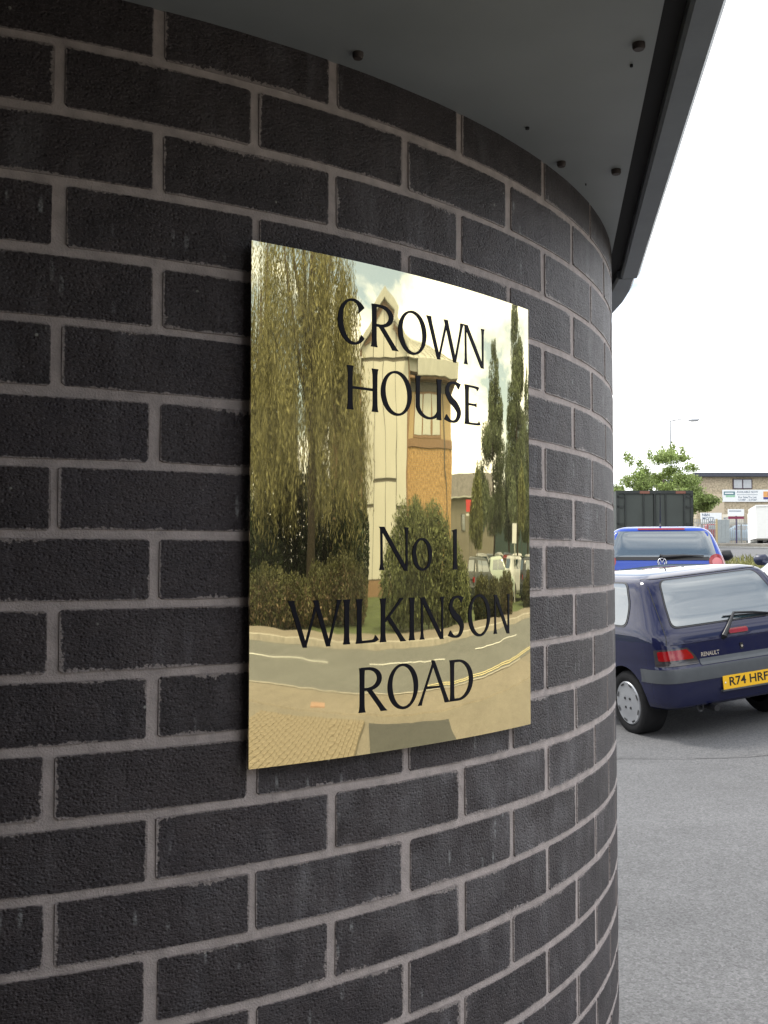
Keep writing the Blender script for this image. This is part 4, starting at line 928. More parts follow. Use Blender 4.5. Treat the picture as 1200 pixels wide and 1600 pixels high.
mound('undergrowth', 47.0, 33, 11.0, 2.4, 4.6, M_DARKL, 'dark tall shrubbery behind the willow trunk', 24, 22000, cat='shrub', under=M_DARKL, ln=.24, wd=.12)
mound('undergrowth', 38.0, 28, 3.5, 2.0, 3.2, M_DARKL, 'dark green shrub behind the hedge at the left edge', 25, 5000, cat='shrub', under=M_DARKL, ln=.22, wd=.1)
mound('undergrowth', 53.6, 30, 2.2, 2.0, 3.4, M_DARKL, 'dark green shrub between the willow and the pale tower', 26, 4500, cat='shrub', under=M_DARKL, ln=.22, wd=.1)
# big rounded shrub in the middle of the reflection
p = pol(67.5, 20.6); t = empty('large_shrub', (p.x, p.y, 0), rad(67.5), 'large shaggy green shrub in front of the yellow brick building', 'shrub')
lob = [(-2.2, 0, .9, .9, 1.0, 1.0), (-1.5, .2, 1.3, .9, 1.1, 1.35), (-.6, 0, 1.55, 1.0, 1.2, 1.15), (-.55, .1, 2.0, .6, .7, .75), (.3, 0, 1.4, 1.0, 1.2, 1.15), (.75, .1, 1.85, .7, .8, .8), (1.3, 0, 1.2, .9, 1.1, 1.15), (2.2, .1, .95, .9, 1.0, .95), (2.9, 0, .75, .7, .8, .7), (-.6, 0, .6, 1.6, 1.0, .6), (1.2, 0, .6, 1.6, 1.0, .6)]
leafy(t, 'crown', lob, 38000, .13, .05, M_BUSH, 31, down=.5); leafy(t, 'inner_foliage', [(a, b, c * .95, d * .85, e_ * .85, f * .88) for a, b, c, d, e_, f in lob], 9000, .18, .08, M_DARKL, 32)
m_ = MB(); [m_.tube([(x, 0, 0), (x * 1.2, .1, 1.4)], [.05, .02], 6) for x in (-1.5, -.5, .4, 1.4)]; m_.build('stem', M_BARK, t)
mound('box_hedge', 80.0, 23.3, 1.05, 1.0, 1.32, M_HEDGE, 'small clipped hedge next to the large shaggy shrub', 41, 4500, under=M_DARKL, group='clipped hedges by the parked cars')
mound('box_hedge', 82.9, 23.8, .9, 1.0, 1.18, M_HEDGE, 'small clipped hedge, the middle one of three by the parked cars', 42, 4500, under=M_DARKL, group='clipped hedges by the parked cars')
mound('box_hedge', 85.7, 25.0, 1.3, 1.1, 1.40, M_HEDGE, 'tall rounded clipped hedge in front of the red car', 43, 5000, under=M_BROWN, group='clipped hedges by the parked cars')
mound('box_hedge', 92.0, 28.8, 1.3, 1.1, 1.15, M_HEDGE, 'clipped hedge at the right edge of the reflection', 44, 4500, under=M_DARKL, group='clipped hedges by the parked cars')
# columnar trees
def poplar(az, d, h, r, z0, mat, label, seed, n=16000, pend=1.0, name='columnar_tree', group='tall narrow trees behind the parked cars', tr=.16):
    p = pol(az, d); t = empty(name, (p.x, p.y, H(p.x, p.y)), 0, label, 'tree', group); rg = np.random.default_rng(seed)
    m_ = MB(); m_.tube([(0, 0, -.2), (.04, 0, h * .3), (0, .05, h * .8)], [tr, tr * .8, tr * .2], 8); tk = m_.build('trunk', M_BARK, t, smooth=True)
    lobes = []
    for k in range(80):
        q = rg.uniform(0, 1) ** .9; z = z0 + (h - z0) * q; rr_ = r * min(1, (1 - q) * 1.25 + .08) * min(1, q * 5 + .55); a = rg.uniform(0, 2 * np.pi); e_ = rr_ * rg.uniform(.25, .95)
        lobes.append((e_ * math.cos(a), e_ * math.sin(a), min(z, h - .4), rr_ * rg.uniform(.22, .46), rr_ * rg.uniform(.22, .46), rg.uniform(.5, 1.2) * (1 - .4 * q)))
    for k in range(10):
        q = k / 10; z = z0 + (h - z0) * q * .8; m_ = MB(); a = k * 2.4; m_.tube([(0, 0, z), (r * .45 * (1 - q) * math.cos(a), r * .45 * (1 - q) * math.sin(a), z + .9)], [.05, .012], 5); m_.build('limb', M_BARK, tk)
    leafy(t, 'crown', lobes, int(n * 1.4), .22, .09, mat, seed, down=pend, shell=.35, zmin=z0 * .9); return t
poplar(82.8, 44, 10.6, 3.1, 2.5, M_POP, 'slim dark green columnar tree, shorter of the two in the plaque reflection', 51, 20000)
poplar(88.6, 40, 12.6, 2.5, 2.6, M_POP, 'tallest dark columnar tree near the right edge of the plaque', 52, 20000)
poplar(92.0, 44, 9.4, 2.6, 2.2, M_POP, 'broad green tree behind the tallest columnar tree', 53, 14000)
poplar(86.8, 50, 6.6, 2.0, 2.2, M_DARKL, 'dark lower tree between the two columnar trees', 54, 9000)
poplar(79.0, 36, 4.6, 1.0, 1.9, M_SAP, 'small yellow green sapling left of the columnar trees', 55, 6000, tr=.06)
poplar(90.0, 34, 4.4, .8, 2.6, M_SAP, 'thin young tree standing over the dark car', 56, 3000, tr=.06)

# ------------------------------------------------------------------ pale tower and yellow brick building (seen in the plaque)
A0 = Vector((33.6, -23.7, 0)); FT = Vector((.5, .866, 0)); FN = Vector((-.866, .5, 0))
def fp(t, z, o=0.0): q = A0 + FT * t + FN * o; return (q.x, q.y, z)
M_CREAM = pmat('cream_panel', (0.62, 0.60, 0.53), 0.55, var=0.05, scale=1.0); M_JOINT = pmat('panel_joint', (0.13, 0.12, 0.10), 0.7)
M_LEAD = pmat('pale_lead', (0.47, 0.47, 0.42), 0.5, var=0.10, scale=2); M_ROOFZ = pmat('pale_metal_roof', (0.50, 0.49, 0.43), 0.5, var=0.07, scale=1.5)
M_BUFFP = pmat('buff_panel', (0.48, 0.36, 0.20), 0.7, var=0.06); M_BROWNB = pmat('brown_band', (0.27, 0.17, 0.10), 0.75, var=0.1); M_MAUVE = pmat('brown_gable', (0.30, 0.20, 0.14), 0.75, var=0.08)
def brickwork_mat(name, c1, c2, cm, scale):
    m = bpy.data.materials.new(name); m.use_nodes = True; n = m.node_tree.nodes; l = m.node_tree.links; p = n['Principled BSDF']; p.inputs['Roughness'].default_value = .85
    uv = n.new('ShaderNodeUVMap'); bt = n.new('ShaderNodeTexBrick'); bt.inputs['Color1'].default_value = (*c1, 1); bt.inputs['Color2'].default_value = (*c2, 1); bt.inputs['Mortar'].default_value = (*cm, 1); bt.inputs['Scale'].default_value = scale
    bt.inputs['Mortar Size'].default_value = .018; bt.inputs['Brick Width'].default_value = .225 * 1.0; bt.inputs['Row Height'].default_value = .075; bt.inputs['Bias'].default_value = -.5
    l.new(uv.outputs[0], bt.inputs['Vector']); no = nd(n, 'ShaderNodeTexNoise', Scale=7.0, Detail=6.0); l.new(uv.outputs[0], no.inputs['Vector'])
    mr = nd(n, 'ShaderNodeMapRange'); mr.inputs['From Min'].default_value = .3; mr.inputs['From Max'].default_value = .7; mr.inputs['To Min'].default_value = .62; mr.inputs['To Max'].default_value = 1.3; l.new(no.outputs['Fac'], mr.inputs['Value'])
    vm = nd(n, 'ShaderNodeVectorMath', operation='SCALE'); l.new(bt.outputs['Color'], vm.inputs[0]); l.new(mr.outputs[0], vm.inputs['Scale']); l.new(vm.outputs[0], p.inputs['Base Color']); return m
def uv_box(o, ux=(1, 0, 0)):
    me = o.data; u = me.uv_layers.new(name='UVMap'); ux = Vector(ux)
    for lp_ in me.loops: c = me.vertices[lp_.vertex_index].co; u.data[lp_.index].uv = (c.dot(ux), c.z)
M_YBRICK = brickwork_mat('yellow_brick', (0.50, 0.29, 0.11), (0.30, 0.16, 0.065), (0.40, 0.28, 0.15), 1.0)
tow = empty('tower_building', fp(0, 0)); tow.location = (0, 0, 0); tag(tow, 'yellow brick building with pale panelled gable tower, mirrored in the plaque', 'building')
def fbox(t0, t1, z0, z1, o0, o1, name, mat, parent):
    mb = MB(); mb.prism([(t0, z0), (t1, z0), (t1, z1), (t0, z1)], lambda t, z: fp(t, z, o0), lambda t, z: fp(t, z, o1)); return mb.build(name, mat, parent)
def fpoly(P, o0, o1, name, mat, parent):
    mb = MB(); mb.prism(P, lambda t, z: fp(t, z, o0), lambda t, z: fp(t, z, o1)); return mb.build(name, mat, parent)
HB = 0.10
core = fpoly([(0, HB - .5), (5.85, HB - .5), (5.85, 9.75), (4.1, 10.6), (2.92, 11.7), (1.75, 10.6), (0, 9.75)], -.9, -6.0, 'tower_wall', M_JOINT, tow)
fpoly([(0, HB - .5), (5.85, HB - .5), (5.85, 9.75), (4.1, 10.6), (2.92, 11.7), (1.75, 10.6), (0, 9.75)], -.02, -.9, 'tower_front', M_JOINT, tow)
fbox(-.18, .03, HB - .3, 9.7, -1.0, .06, 'corner_post', M_BROWNB, tow); fbox(5.80, 6.0, HB - .3, 9.7, -1.0, .06, 'corner_post', M_BROWNB, tow)
cols_ = [(.07, 1.44), (1.50, 2.90), (2.96, 4.26), (4.32, 5.78)]
rows_ = {0: [(.75, 3.48), (3.62, 9.16)], 1: [(.75, 4.46), (4.62, 9.16)], 2: [(.75, 4.46), (4.62, 9.16)], 3: [(.75, 3.38), (3.54, 9.16)]}
for c, (t0, t1) in enumerate(cols_):
    for (z0, z1) in rows_[c]: fbox(t0, t1, z0, z1, -.02, .04, 'panel', M_CREAM, tow)
    zt = [9.72, 10.55, 10.55, 9.72]; 
fpoly([(.07, 9.32), (1.44, 9.32), (1.60, 10.45), (.9, 10.1), (.07, 9.68)], -.02, .04, 'panel', M_CREAM, tow)
fpoly([(1.55, 9.32), (2.89, 9.32), (2.89, 11.4), (2.1, 10.95), (1.70, 10.45)], -.02, .04, 'panel', M_CREAM, tow)
fpoly([(2.95, 9.32), (4.24, 9.32), (4.12, 10.45), (3.72, 10.95), (2.95, 11.4)], -.02, .04, 'panel', M_CREAM, tow)
fpoly([(4.34, 9.32), (5.78, 9.32), (5.78, 9.68), (4.95, 10.1), (4.22, 10.45)], -.02, .04, 'panel', M_CREAM, tow)
fbox(-.1, 5.9, HB - .3, .70, -.3, .08, 'plinth', M_BROWNB, tow)
for s in (-1, 1):
    q = lambda P: [(2.90 + s * a, z) for a, z in P]
    fpoly(q([(0, 12.05), (1.66, 11.2), (1.50, 10.80), (3.1, 9.85), (3.1, 9.55), (2.55, 9.85), (1.08, 10.70), (1.10, 11.05), (0, 11.62)]), -.02, .40, 'gable_trim', M_LEAD, tow)
    fpoly(q([(1.06, 10.66), (2.5, 9.84), (2.45, 9.74), (1.7, 9.98), (1.02, 10.40)]), .05, .12, 'gable_panel', M_MAUVE, tow)
    fpoly(q([(0.02, 11.60), (1.08, 11.03), (1.06, 10.72), (.60, 10.95), (.02, 11.30)]), .05, .12, 'gable_panel', M_MAUVE, tow)
# yellow brick wing
yw = fbox(6.0, 12.15, HB - .5, 5.86, -6.0, -.30, 'wing_wall', M_YBRICK, tow); uv_box(yw, FT)
fbox(6.0, 12.17, 5.87, 6.20, -6.0, -.24, 'brown_band', M_BROWNB, tow)
fbox(6.0, 12.13, 6.21, 8.62, -6.0, -.32, 'upper_wall', M_BUFFP, tow)
fbox(6.02, 12.1, 8.08, 8.45, -.33, -.26, 'eaves_shade_band', M_JOINT, tow)  # dark band painted on as the shadow under the eaves
wn = fbox(6.72, 10.72, 6.24, 8.07, -.36, -.28, 'window', M_BROWNB, tow)
for (t0, t1) in ((6.86, 8.02), (8.16, 9.18), (9.34, 10.58)): fbox(t0, t1, 6.36, 7.98, -.275, -.265, 'pane', pmat('bright_pane', (0.55, 0.55, 0.48), .06, spec=1.0, var=.05), wn)
fbox(11.10, 11.20, HB, 8.5, -.28, -.18, 'downpipe', M_JOINT, tow)
fbox(7.30, 13.0, 8.60, 9.24, -6.4, .55, 'fascia', M_LEAD, tow); fbox(5.95, 7.29, 8.78, 9.60, -6.0, .12, 'fascia', M_LEAD, tow); fbox(6.0, 12.9, 8.50, 8.59, -6.2, .35, 'eaves_soffit', M_BROWNB, tow)
mb = MB(); q = [fp(5.6, 9.25, .50), fp(13.0, 9.25, .50), fp(13.0, 9.25, -6.4), fp(5.6, 9.25, -6.4), fp(5.0, 10.95, -2.9), fp(7.0, 10.65, -2.9)]
mb.add(q, [(0, 1, 5, 4), (1, 2, 5), (2, 3, 4, 5), (3, 0, 4)]); mb.build('roof', M_ROOFZ, tow)
for k in range(9):
    t = 5.9 + k * .8; mb = MB(); x0 = fp(t, 9.30, .46); tk_ = 5.0 + (7.0 - 5.0) * (t - 5.6) / 7.4; x1 = fp(tk_, 10.93 - .28 * (t - 5.6) / 7.4, -2.85); mb.tube([x0, x1], .025, 5); mb.build('roof_seam', M_LEAD, tow)
mb = MB(); q = [fp(0.3, 9.25, .3), fp(-4.3, 9.25, .3), fp(-4.3, 9.25, -6.4), fp(.3, 9.25, -6.4), fp(.8, 10.9, -2.9), fp(-1, 10.65, -2.9)]; mb.add(q, [(0, 1, 5, 4), (1, 2, 5), (2, 3, 4, 5)]); mb.build('roof', M_ROOFZ, tow)
fbox(-4.3, 0.0, 8.60, 9.24, -6.4, .55, 'fascia', M_LEAD, tow); fbox(-4.0, -.2, HB - .5, 8.6, -6.0, -1.2, 'wing_wall', M_BROWNB, tow)

# far slate roofed house and dark shed behind the cars in the reflection
def box_building(name, p, az, w, dp, h, wallm, label, roofm=None, rh=0, cat='building'):
    t = empty(name, (p.x, p.y, H(p.x, p.y)), rad(az) + math.pi, label, cat)
    mb = MB(); mb.box((0, dp / 2, h / 2 - .3), (w, dp, h + .6)); mb.build('wall', wallm, t)
    if rh:
        mb = MB(); a, b = w / 2 + .25, .35; mb.add([(-a, -b, h), (a, -b, h), (a, dp + b, h), (-a, dp + b, h), (-a, dp / 2, h + rh), (a, dp / 2, h + rh)], [(0, 1, 5, 4), (2, 3, 4, 5), (0, 4, 3), (1, 2, 5), (0, 3, 2, 1)]); r_ = mb.build('roof', roofm, t)
        mb = MB(); mb.box((0, -b - .06, h - .05), (2 * a, .12, .10)); mb.build('gutter', M_LEAD, r_)
    return t
M_SLATE = pmat('slate', (0.13, 0.12, 0.11), .7, var=.25, scale=1.5, bump=.01, bscale=6); M_RENDER = pmat('grey_render', (0.20, 0.18, 0.14), .8, var=.12, scale=.8); M_TEAL = pmat('dark_green_cladding', (0.035, 0.062, 0.058), .5, var=.1)
hs = box_building('far_house', pol(77.5, 72), 77.5, 13, 7, 5.2, M_RENDER, 'distant grey house with slate roof beside the yellow brick building', M_SLATE, 1.9)
for x in (-3.6, 2.0):
    mb = MB(); mb.box((x, -.02, 3.4), (.9, .06, 1.3)); w_ = mb.build('window', M_JOINT, hs); mb = MB(); mb.box((x, -.06, 3.4), (.75, .04, 1.15)); mb.build('pane', M_GLASS, w_)
ps = pol(77.2, 62); mb = MB(); t = empty('red_sign', (ps.x, ps.y, H(ps.x, ps.y)), rad(77.2) + math.pi, 'square red sign board on a post in front of the far house', 'sign')
mb.box((0, 0, 4.2), (1.4, .08, .7)); mb.build('board', pmat('red_board', (.62, .06, .06), .5), t); mb = MB(); mb.box((0, -.01, 3.68), (1.5, .09, .12)); mb.build('board_edge', M_PLATEW, t); mb = MB(); mb.tube([(-.5, .05, -.2), (-.5, .05, 4.0)], .08, 8); mb.tube([(.1, .05, -.2), (-.3, .05, 3.6)], .06, 8); mb.build('post', M_JOINT, t)
box_building('dark_shed', pol(90, 84), 90, 34, 12, 4.6, M_TEAL, 'long dark green shed behind the parked cars', M_SLATE, 1.0)
box_building('low_red_house', pol(82.2, 88), 82, 5, 6, 3.0, pmat('red_brick_far', (.23, .09, .06), .85), 'small red brick house left of the dark shed', M_SLATE, 1.2)
pw_ = pol(88.0, 33); t = empty('post_sign', (pw_.x, pw_.y, H(pw_.x, pw_.y)), rad(88) + math.pi, 'small white rectangular sign on a thin post near the red car', 'sign')
mb = MB(); mb.box((0, 0, 2.2), (.36, .03, .62)); mb.build('board', M_PLATEW, t); mb = MB(); mb.tube([(0, .04, 0), (0, .04, 2.5)], .03, 8); mb.build('post', M_LEAD, t)
# parked cars in the reflection
CARS = [(79.9, 31.5, 35, 'dark_grey', (.05, .055, .05), 'dark grey car behind the small clipped hedges', .30), (84.4, 33.5, 70, 'pale_green', (.40, .46, .40), 'pale silver green car behind the clipped hedges', .2), (87.3, 37.0, 140, 'red', (.20, .014, .016), 'red hatchback behind the tall rounded hedge', 0), (89.0, 35.5, 60, 'white', (.70, .70, .68), 'white car between the red car and the dark car', .2), (92.6, 33.0, 62, 'black', (.02, .025, .03), 'nearest dark car at the right edge of the reflection', 0), (80.8, 44, 80, 'white', 0, 'white car at the left of the far row', .2), (82.8, 46, 80, 'silver2', (.35, .38, .40), 'silver car in the far row left of the columnar trunk', .2), (84.8, 46.5, 80, 'white', 0, 'white car in the far row behind the pale green car', .2), (87.2, 47, 80, 'blue_grey', (.12, .16, .20), 'blue grey car in the far row', .1), (89.6, 48, 80, 'white', 0, 'white car in the far row right of the trunk', .2), (93.0, 44, 85, 'white', 0, 'white van like car at the far right', .4)]
protos = {}
for (az, d, hd, nm, colr, lab, dz) in CARS:
    p = pol(az, d); a = rad(hd); Fc = Vector((math.cos(a), math.sin(a), 0)); Lc = Vector((-Fc.y, Fc.x, 0)); z = H(p.x, p.y)
    pm_ = paint(nm, colr if colr else (.7, .7, .68))
    if not protos:
        root, fnq, _a = make_car('parked_car', POLO, Vector((0, 0, 0)), Vector((1, 0, 0)), Vector((0, 1, 0)), Up, pm_, lab, 1, wheels=(.66, 3.12), group='cars parked across the road'); simple_glazing(root, fnq, POLO); protos['p'] = root; c = root
    else:
        c = copy_tree(protos['p']); c['label'] = lab
        for ch in c.children:
            if ch.name.startswith('body'):
                ch.data = ch.data.copy(); ch.data.materials[0] = pm_
    c.matrix_world = Matrix(((Fc.x, Lc.x, 0, p.x - Fc.x * 1.9), (Fc.y, Lc.y, 0, p.y - Fc.y * 1.9), (0, 0, 1, z + .02), (0, 0, 0, 1)))

# ------------------------------------------------------------------ things beyond the car park on the right
VR = Vector((math.cos(CAM_YAW), -math.sin(CAM_YAW), 0)); VF = Vector((math.sin(CAM_YAW), math.cos(CAM_YAW), 0))
# green steel container, doors towards the car park
M_CONT = pmat('container_green', (0.042, 0.050, 0.044), .6, var=.18, scale=1.2); M_CONTD = pmat('container_dark', (0.022, 0.026, 0.024), .6)
cx_ = Vector((22.25, 28.55, 0)); ct = empty('steel_container', (cx_.x, cx_.y, H(cx_.x, cx_.y) - .08), -0.372, 'dark green steel container with bar locked doors behind the blue car', 'container')
CW, CHh, CLn = 2.66, 2.06, 6.0
mb = MB(); mb.box((0, CLn / 2 + .06, CHh / 2), (CW - .02, CLn, CHh - .02)); mb.build('shell', M_CONT, ct)
for s in (-1, 1):
    mb = MB(); mb.box((s * CW / 4, .03, CHh / 2), (CW / 2 - .10, .06, CHh - .22)); dr = mb.build('door', M_CONT, ct)
    for k in (-.28, .36):
        mb = MB(); mb.tube([(s * (CW / 4 + k), -.03, .1), (s * (CW / 4 + k), -.03, CHh - .06)], .026, 8); mb.build('lock_bar', M_CONTD, dr)
    for z in (.3, .9, 1.5, 1.85): mb = MB(); mb.box((s * (CW / 2 - .12), -.015, z), (.22, .05, .07)); mb.build('hinge', M_CONTD, dr)
    mb = MB(); mb.box((s * (CW / 2 - .04), .02, CHh / 2), (.10, .12, CHh)); mb.build('corner_post', M_CONTD, ct)
mb = MB(); mb.box((0, .02, CHh - .05), (CW - .02, .14, .11)); mb.build('header', M_CONTD, ct)
mb = MB(); mb.box((0, -.02, CHh / 2), (.05, .05, CHh - .2)); mb.build('door_gap', M_CONTD, ct)
for x in (-.35, 0.9): mb = MB(); mb.box((x, -.055, CHh - .06), (.34, .012, .09)); mb.build('rust_patch', pmat('rust', (.20, .085, .06), .85), ct)
# street tree behind the container
def broad_tree(p, h, r, z0, label, seed, n=15000):
    t = empty('street_tree', (p.x, p.y, H(p.x, p.y)), 0, label, 'tree'); rg = np.random.default_rng(seed)
    m_ = MB(); m_.tube([(0, 0, -.2), (0, 0, z0 + .3), (.1, 0, h * .7)], [.13, .11, .04], 8); tk = m_.build('trunk', M_BARK, t, smooth=True); lobes = []
    for k in range(70):
        a = rg.uniform(0, 2 * np.pi); q = math.sqrt(rg.uniform(0, 1)); x, y = r * q * .85 * math.cos(a), r * q * .85 * math.sin(a); zt = z0 + (h - z0) * (1 - q ** 2.4 * .75); z = rg.uniform(z0 + .3, max(zt, z0 + .5))
        lobes.append((x, y, z, rg.uniform(.22, .55), rg.uniform(.22, .55), rg.uniform(.16, .36)))
        if k % 5 == 0: m_ = MB(); m_.tube([(0, 0, z0 * .9), (x * .5, y * .5, (z0 + z) / 2), (x, y, z)], [.05, .03, .012], 5); m_.build('limb', M_BARK, tk)
    for k in range(9):
        x = rg.uniform(-.8, .8) * r; lobes.append((x, rg.uniform(-.5, .5), h * rg.uniform(.92, 1.1) - abs(x) * .25, .18, .18, .30))
    leafy(t, 'crown', lobes, int(n * 1.9), .10, .065, M_TREE, seed, shell=.2); return t
broad_tree(Vector((27.2, 34.95, 0)), 4.0, 2.5, 1.3, 'leafy green tree behind the dark green container', 61)
# lamp post
lq = Vector((36.67, 47.18, 0)); t = empty('street_lamp', (lq.x, lq.y, H(lq.x, lq.y)), 0, 'tall thin grey street lamp rising behind the tree', 'street lamp')
hl = 9.29 - H(lq.x, lq.y); m_ = MB(); m_.tube([(0, 0, -.2), (0, 0, hl * .5), (0, 0, hl)], [.10, .07, .05], 8); m_.build('pole', pmat('lamp_steel', (.42, .43, .45), .4, metal=.4), t)
m_ = MB(); m_.tube([(0, 0, hl), tuple(VR * .5 + Vector((0, 0, hl + .1))), tuple(VR * 1.15 + Vector((0, 0, hl + .05)))], [.045, .035, .03], 8); m_.build('arm', MATS['lamp_steel'], t)
m_ = MB(); m_.tube([tuple(VR * 1.05 + Vector((0, 0, hl + .04))), tuple(VR * 1.2 + Vector((0, 0, hl + .05))), tuple(VR * 1.5 + Vector((0, 0, hl + .07))), tuple(VR * 1.65 + Vector((0, 0, hl + .09)))], [.05, .09, .10, .04], 8); m_.build('lantern', MATS['lamp_steel'], t)

# buff brick unit with signs
M_BUFF = brickwork_mat('buff_brick', (0.46, 0.37, 0.24), (0.38, 0.30, 0.19), (0.44, 0.38, 0.28), 1.0)
ub = Vector((55.85, 69.83, 0)); uz = H(ub.x, ub.y) - .3
un = empty('industrial_unit', (ub.x, ub.y, uz), -CAM_YAW, 'buff brick industrial unit with white banner under its upper windows', 'building')
UH = 8.50 - uz
mb = MB(); mb.box((11, 6, UH / 2), (22, 12, UH)); w_ = mb.build('wall', M_BUFF, un); uv_box(w_)
mb = MB(); mb.box((11, 5.9, UH + .06), (22.5, 12.8, .32)); mb.build('roof_edge', pmat('dark_roof_edge', (.05, .055, .075), .5), un)
mb = MB(); mb.box((1.62, -.05, (UH - .2) / 2 - .6), (1.3, .10, UH - 1.6)); w2 = mb.build('pale_panel', pmat('pale_infill', (.55, .46, .33), .8, var=.06), un)
for k in range(3):
    x = 3.80 + k * 5.2; wz = 7.82 - uz; mb = MB(); mb.box((x, -.04, wz), (1.60, .12, .84)); wn = mb.build('window', pmat('brown_frame', (.06, .035, .05), .5), un)
    for s in (-1, 1): mb = MB(); mb.box((x + s * .385, -.11, wz), (.66, .02, .70)); mb.build('pane', pmat('grey_pane', (.42, .43, .45), .08, spec=1.0), wn)
M_SIGNW = pmat('white_sign', (.78, .80, .80), .45, var=.03); M_INK = pmat('blue_grey_ink', (.12, .16, .24), .6)
def board(name, x0, x1, z0, z1, label, y=-.12, par=None, mat=None):
    t = empty(name, tuple(un.matrix_basis @ Vector(((x0 + x1) / 2, y, z0 - uz))), -CAM_YAW, label, 'sign'); mb = MB(); mb.box((0, 0, (z1 - z0) / 2), (x1 - x0, .05, z1 - z0)); mb.build('board', mat or M_SIGNW, t); return t
bpy.context.view_layer.update()
bn = board('banner', 2.10, 8.0, 6.34, 7.34, 'wide white AVAILABLE NOW banner on the buff brick unit')
BC = -2.95
for (s, z, sz, wd) in (('AVAILABLE NOW', .80, .24, 1.75), ('For Sale/To Let', .37, .22, 1.5), ('1,518ft² - 3,372ft²', .15, .20, 1.55)): text_obj(s, sz, M_INK, bn, (BC + 2.06, -.030, z), (1, 0, 0), (0, 0, 1), width=wd, weight=.004)
for k in range(17): mb = MB(); mb.box((BC + 1.25 + k * .10, -.03, .585), (.065, .01, .05)); mb.build('small_print', M_INK, bn)
mb = MB(); mb.box((BC + .58, -.03, .70), (.92, .02, .30)); lg = mb.build('logo', pmat('teal_grey', (.10, .20, .24), .5), bn); mb = MB(); mb.box((BC + .56, -.045, .70), (.70, .01, .10)); mb.build('logo_text', M_SIGNW, lg); mb = MB(); mb.box((BC + .66, -.03, .46), (.76, .02, .14)); mb.build('logo_base', pmat('pale_green_ink', (.30, .55, .36), .5), bn)
mb = MB(); mb.box((BC + 3.85, -.03, .62), (.95, .02, .46)); lg = mb.build('logo', pmat('orange_ink', (.72, .36, .12), .5), bn); mb = MB(); mb.add([(BC + 3.72, -.045, .50), (BC + 3.86, -.045, .50), (BC + 3.74, -.045, .78)], [(0, 1, 2)]); mb.build('sail', M_INK, lg); mb = MB(); mb.box((BC + 3.85, -.03, .29), (.95, .02, .18)); mb.build('logo_base', pmat('navy_ink', (.07, .07, .25), .5), bn)
# garage signs on the fence line
def free_sign(name, x0, x1, z0, z1, D0, label, lines, mat=None, posts=True, px=(0, 0)):
    c = Vector((0, -2.591, 0)) + VF * D0 + VR * ((x0 + x1) / 2); g = H(c.x, c.y)
    t = empty(name, (c.x, c.y, g), -CAM_YAW, label, 'sign'); mb = MB(); mb.box((0, 0, (z0 + z1) / 2 - g), (x1 - x0, .05, z1 - z0)); mb.build('board', mat or M_SIGNW, t)
    for (s, dx_, dz_, sz, wd) in lines: text_obj(s, sz, M_INK, t, (dx_, -.03, (z0 + z1) / 2 - g + dz_), (1, 0, 0), (0, 0, 1), width=wd, weight=.006)
    if posts:
        for s in (-1, 1): mb = MB(); mb.box((s * (x1 - x0) * .42, .06, (z0 - g) / 2), (.07, .07, z0 - g + .3)); mb.build('post', M_JOINT, t)
    return t
K80 = 80 / 1668.0
M_SIGNC = pmat('cream_sign', (.74, .68, .55), .5, var=.03)
free_sign('garage_sign', (1095 - 600) * K80, (1128 - 600) * K80, 4.26, 5.08, 80, 'white garage sign reading MOTS on the left of the fence', [('N&N', -.40, .24, .28, .55), ("MOT'S", -.22, -.02, .26, .85), ('& REPAIR', .20, -.27, .18, .75)])
free_sign('garage_sign', (1131 - 600) * K80, (1163 - 600) * K80, 4.22, 4.98, 80.2, 'cream garage sign partly behind the estate board', [("MOT'S", -.48, .06, .2, .45), ('TEL', -.50, -.24, .18, .36)], M_SIGNC)
K74 = 74 / 1668.0
c = Vector((0, -2.591, 0)) + VF * 74 + VR * ((1150.5 - 600) * K74); g = H(c.x, c.y); t = empty('estate_board', (c.x, c.y, g), -CAM_YAW, 'estate agent board with white panel and maroon strip on a dark post', 'sign')
mb = MB(); mb.box((0, 0, 4.82 - g), (1.12, .05, .48)); mb.build('board', M_SIGNW, t); mb = MB(); mb.box((0, -.01, 4.46 - g), (1.08, .05, .18)); mb.build('strip', pmat('maroon_ink', (.20, .02, .06), .5), t)
for k in range(11): mb = MB(); mb.box((-.46 + k * .078, -.03, 4.92 - g), (.05, .01, .075)); mb.build('print', M_INK, t)
mb = MB(); mb.box((.03, .06, (4.5 - g) / 2), (.09, .09, 4.5 - g + .3)); mb.build('post', pmat('dark_post', (.05, .04, .09), .6), t)
# palisade fence and the solid gate panel
K78 = 78 / 1668.0; c0 = Vector((0, -2.591, 0)) + VF * 78
M_PAL = pmat('galvanised', (.30, .31, .30), .5, metal=.3, var=.1)
def fence_run(x0p, x1p, label):
    t = empty('palisade_fence', (0, 0, 0), 0, label, 'fence', 'palisade fences in front of the buff unit'); m_ = MB(); x = (x0p - 600) * K78; x1 = (x1p - 600) * K78; R_ = Matrix.Rotation(-CAM_YAW, 3, 'Z')
    a = c0 + VR * x; b = c0 + VR * x1; g0 = H(a.x, a.y); g1 = H(b.x, b.y)
    while x < x1:
        q = c0 + VR * x; g = H(q.x, q.y); m_.box((q.x, q.y, g + .86), (.065, .02, 1.72), ax=R_); x += .145
    pl_ = m_.build('pale', M_PAL, t); pl_['kind'] = 'stuff'
    for z in (.35, 1.45):
        m_ = MB(); m_.tube([(a.x, a.y + .03, g0 + z), (b.x, b.y + .03, g1 + z)], .03, 6); m_.build('rail', M_PAL, t)
fence_run(1086, 1119, 'short palisade fence left of the grey gate'); fence_run(1141, 1300, 'long galvanised palisade fence right of the grey gate')
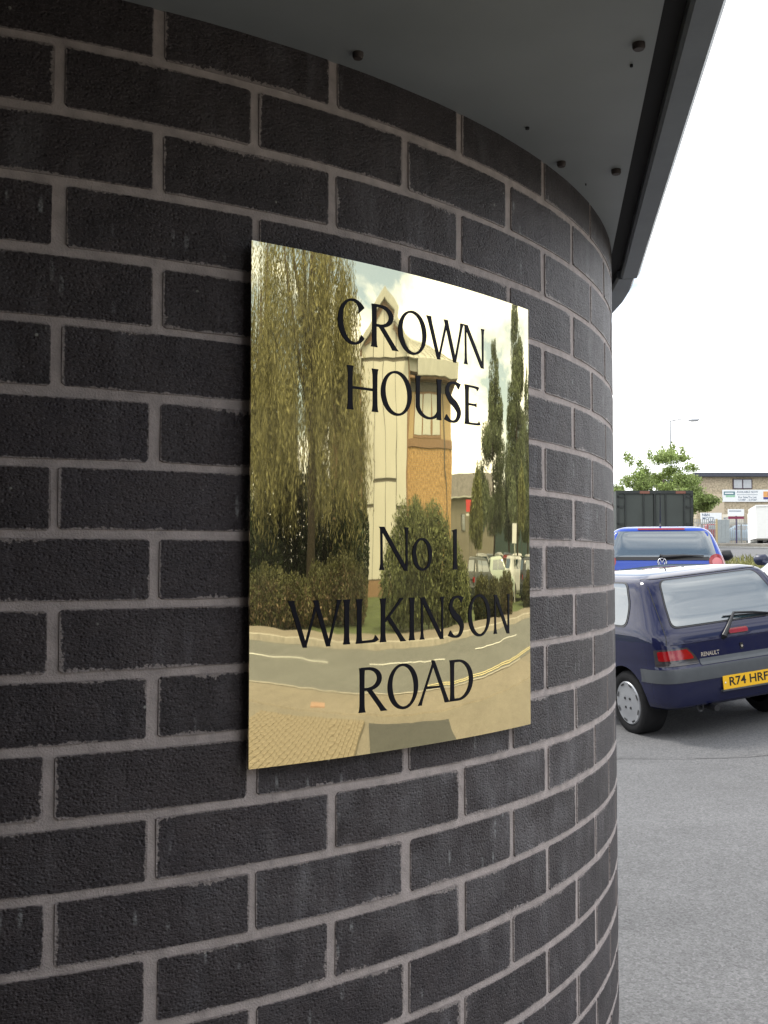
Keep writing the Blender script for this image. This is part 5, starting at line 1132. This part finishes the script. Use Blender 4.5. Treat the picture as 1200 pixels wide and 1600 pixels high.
c = Vector((0, -2.591, 0)) + VF * 77 + VR * ((1130.5 - 600) * 77 / 1668.); g = H(c.x, c.y); t = empty('sheet_gate', (c.x, c.y, g), -CAM_YAW, 'grey sheet metal gate between the palisade fences', 'gate')
for k in range(3): mb = MB(); mb.box((-.28 + k * .285, 0, .83), (.275, .04, 1.66)); mb.build('sheet', pmat('grey_sheet', (.30, .33, .33), .5, var=.08), t)
mb = MB(); mb.box((-.48, .02, .85), (.12, .12, 1.74)); mb.build('post', pmat('tan_post', (.42, .34, .18), .7), t)
# cars behind the fence
for (px, nm, colr, lab) in ((1107, 'far_red', (.30, .02, .04), 'dark red car behind the short fence beside the gate'), (1151, 'far_pale_blue', (.40, .52, .62), 'pale blue car behind the long fence')):
    q = Vector((0, -2.591, 0)) + VF * 83 + VR * ((px - 600) * 83 / 1668.); c = copy_tree(protos['p']); c['label'] = lab; c['group'] = 'cars behind the palisade fence'
    for ch in c.children:
        if ch.name.startswith('body'): ch.data = ch.data.copy(); ch.data.materials[0] = paint(nm, colr)
    d_ = -VR if 'blue' in nm else VF
    c.matrix_world = Matrix(((d_.x, -d_.y, 0, q.x - d_.x * 1.9), (d_.y, d_.x, 0, q.y - d_.y * 1.9), (0, 0, 1, H(q.x, q.y)), (0, 0, 0, 1)))
# box lorry
q = Vector((43.3, 47.05, 0)); g = H(q.x, q.y); a = -CAM_YAW - .25
t = empty('box_lorry', (q.x, q.y, g), a, 'white box lorry parked at the right edge by the fence', 'lorry')
M_LORRY = pmat('lorry_white', (.80, .80, .76), .4, var=.03)
mb = MB(); mb.box((.5, 2.6, 1.42), (2.3, 5.2, 1.95)); mb.build('box_body', M_LORRY, t)
mb = MB(); mb.box((.5, -.02, 2.36), (2.34, .08, .10)); mb.build('roof_rail', M_LORRY, t); mb = MB(); mb.box((.5, .3, .40), (2.2, .8, .10)); mb.build('rear_bumper', M_JOINT, t); mb = MB(); mb.box((.5, 2.5, .36), (1.0, 5.0, .14)); mb.build('chassis', M_BLACKP, t)
mb = MB(); mb.box((.5, 6.3, 1.25), (2.1, 1.9, 1.9)); mb.build('cab', M_LORRY, t)
for (x, y) in ((-.35, 1.2), (1.35, 1.2), (-.35, 6.0), (1.35, 6.0)): mb = MB(); mb.tube([(x - .14, y, .36), (x + .14, y, .36)], .36, 18); mb.build('wheel', M_RUBBER, t)
# dry grass on the verge
rg = np.random.default_rng(91); n_ = 9000; X = rg.uniform(7, 20, n_); Y = rg.uniform(11.6, 16.8, n_)
C = np.stack([X, Y, np.array([H(x, y) for x, y in zip(X, Y)]) + .10], 1); D = np.stack([rg.normal(0, .35, n_), rg.normal(0, .35, n_), np.ones(n_)], 1)
gq = quads('verge_grass', leaves(C, D, .20, .035, rg), pmat('verge_blade', (.20, .20, .075), .8, var=.3, scale=1.2, island=.5, trans=.2)); tag(gq, 'dry yellow and green grass growing on the verge', 'grass', kind='stuff')
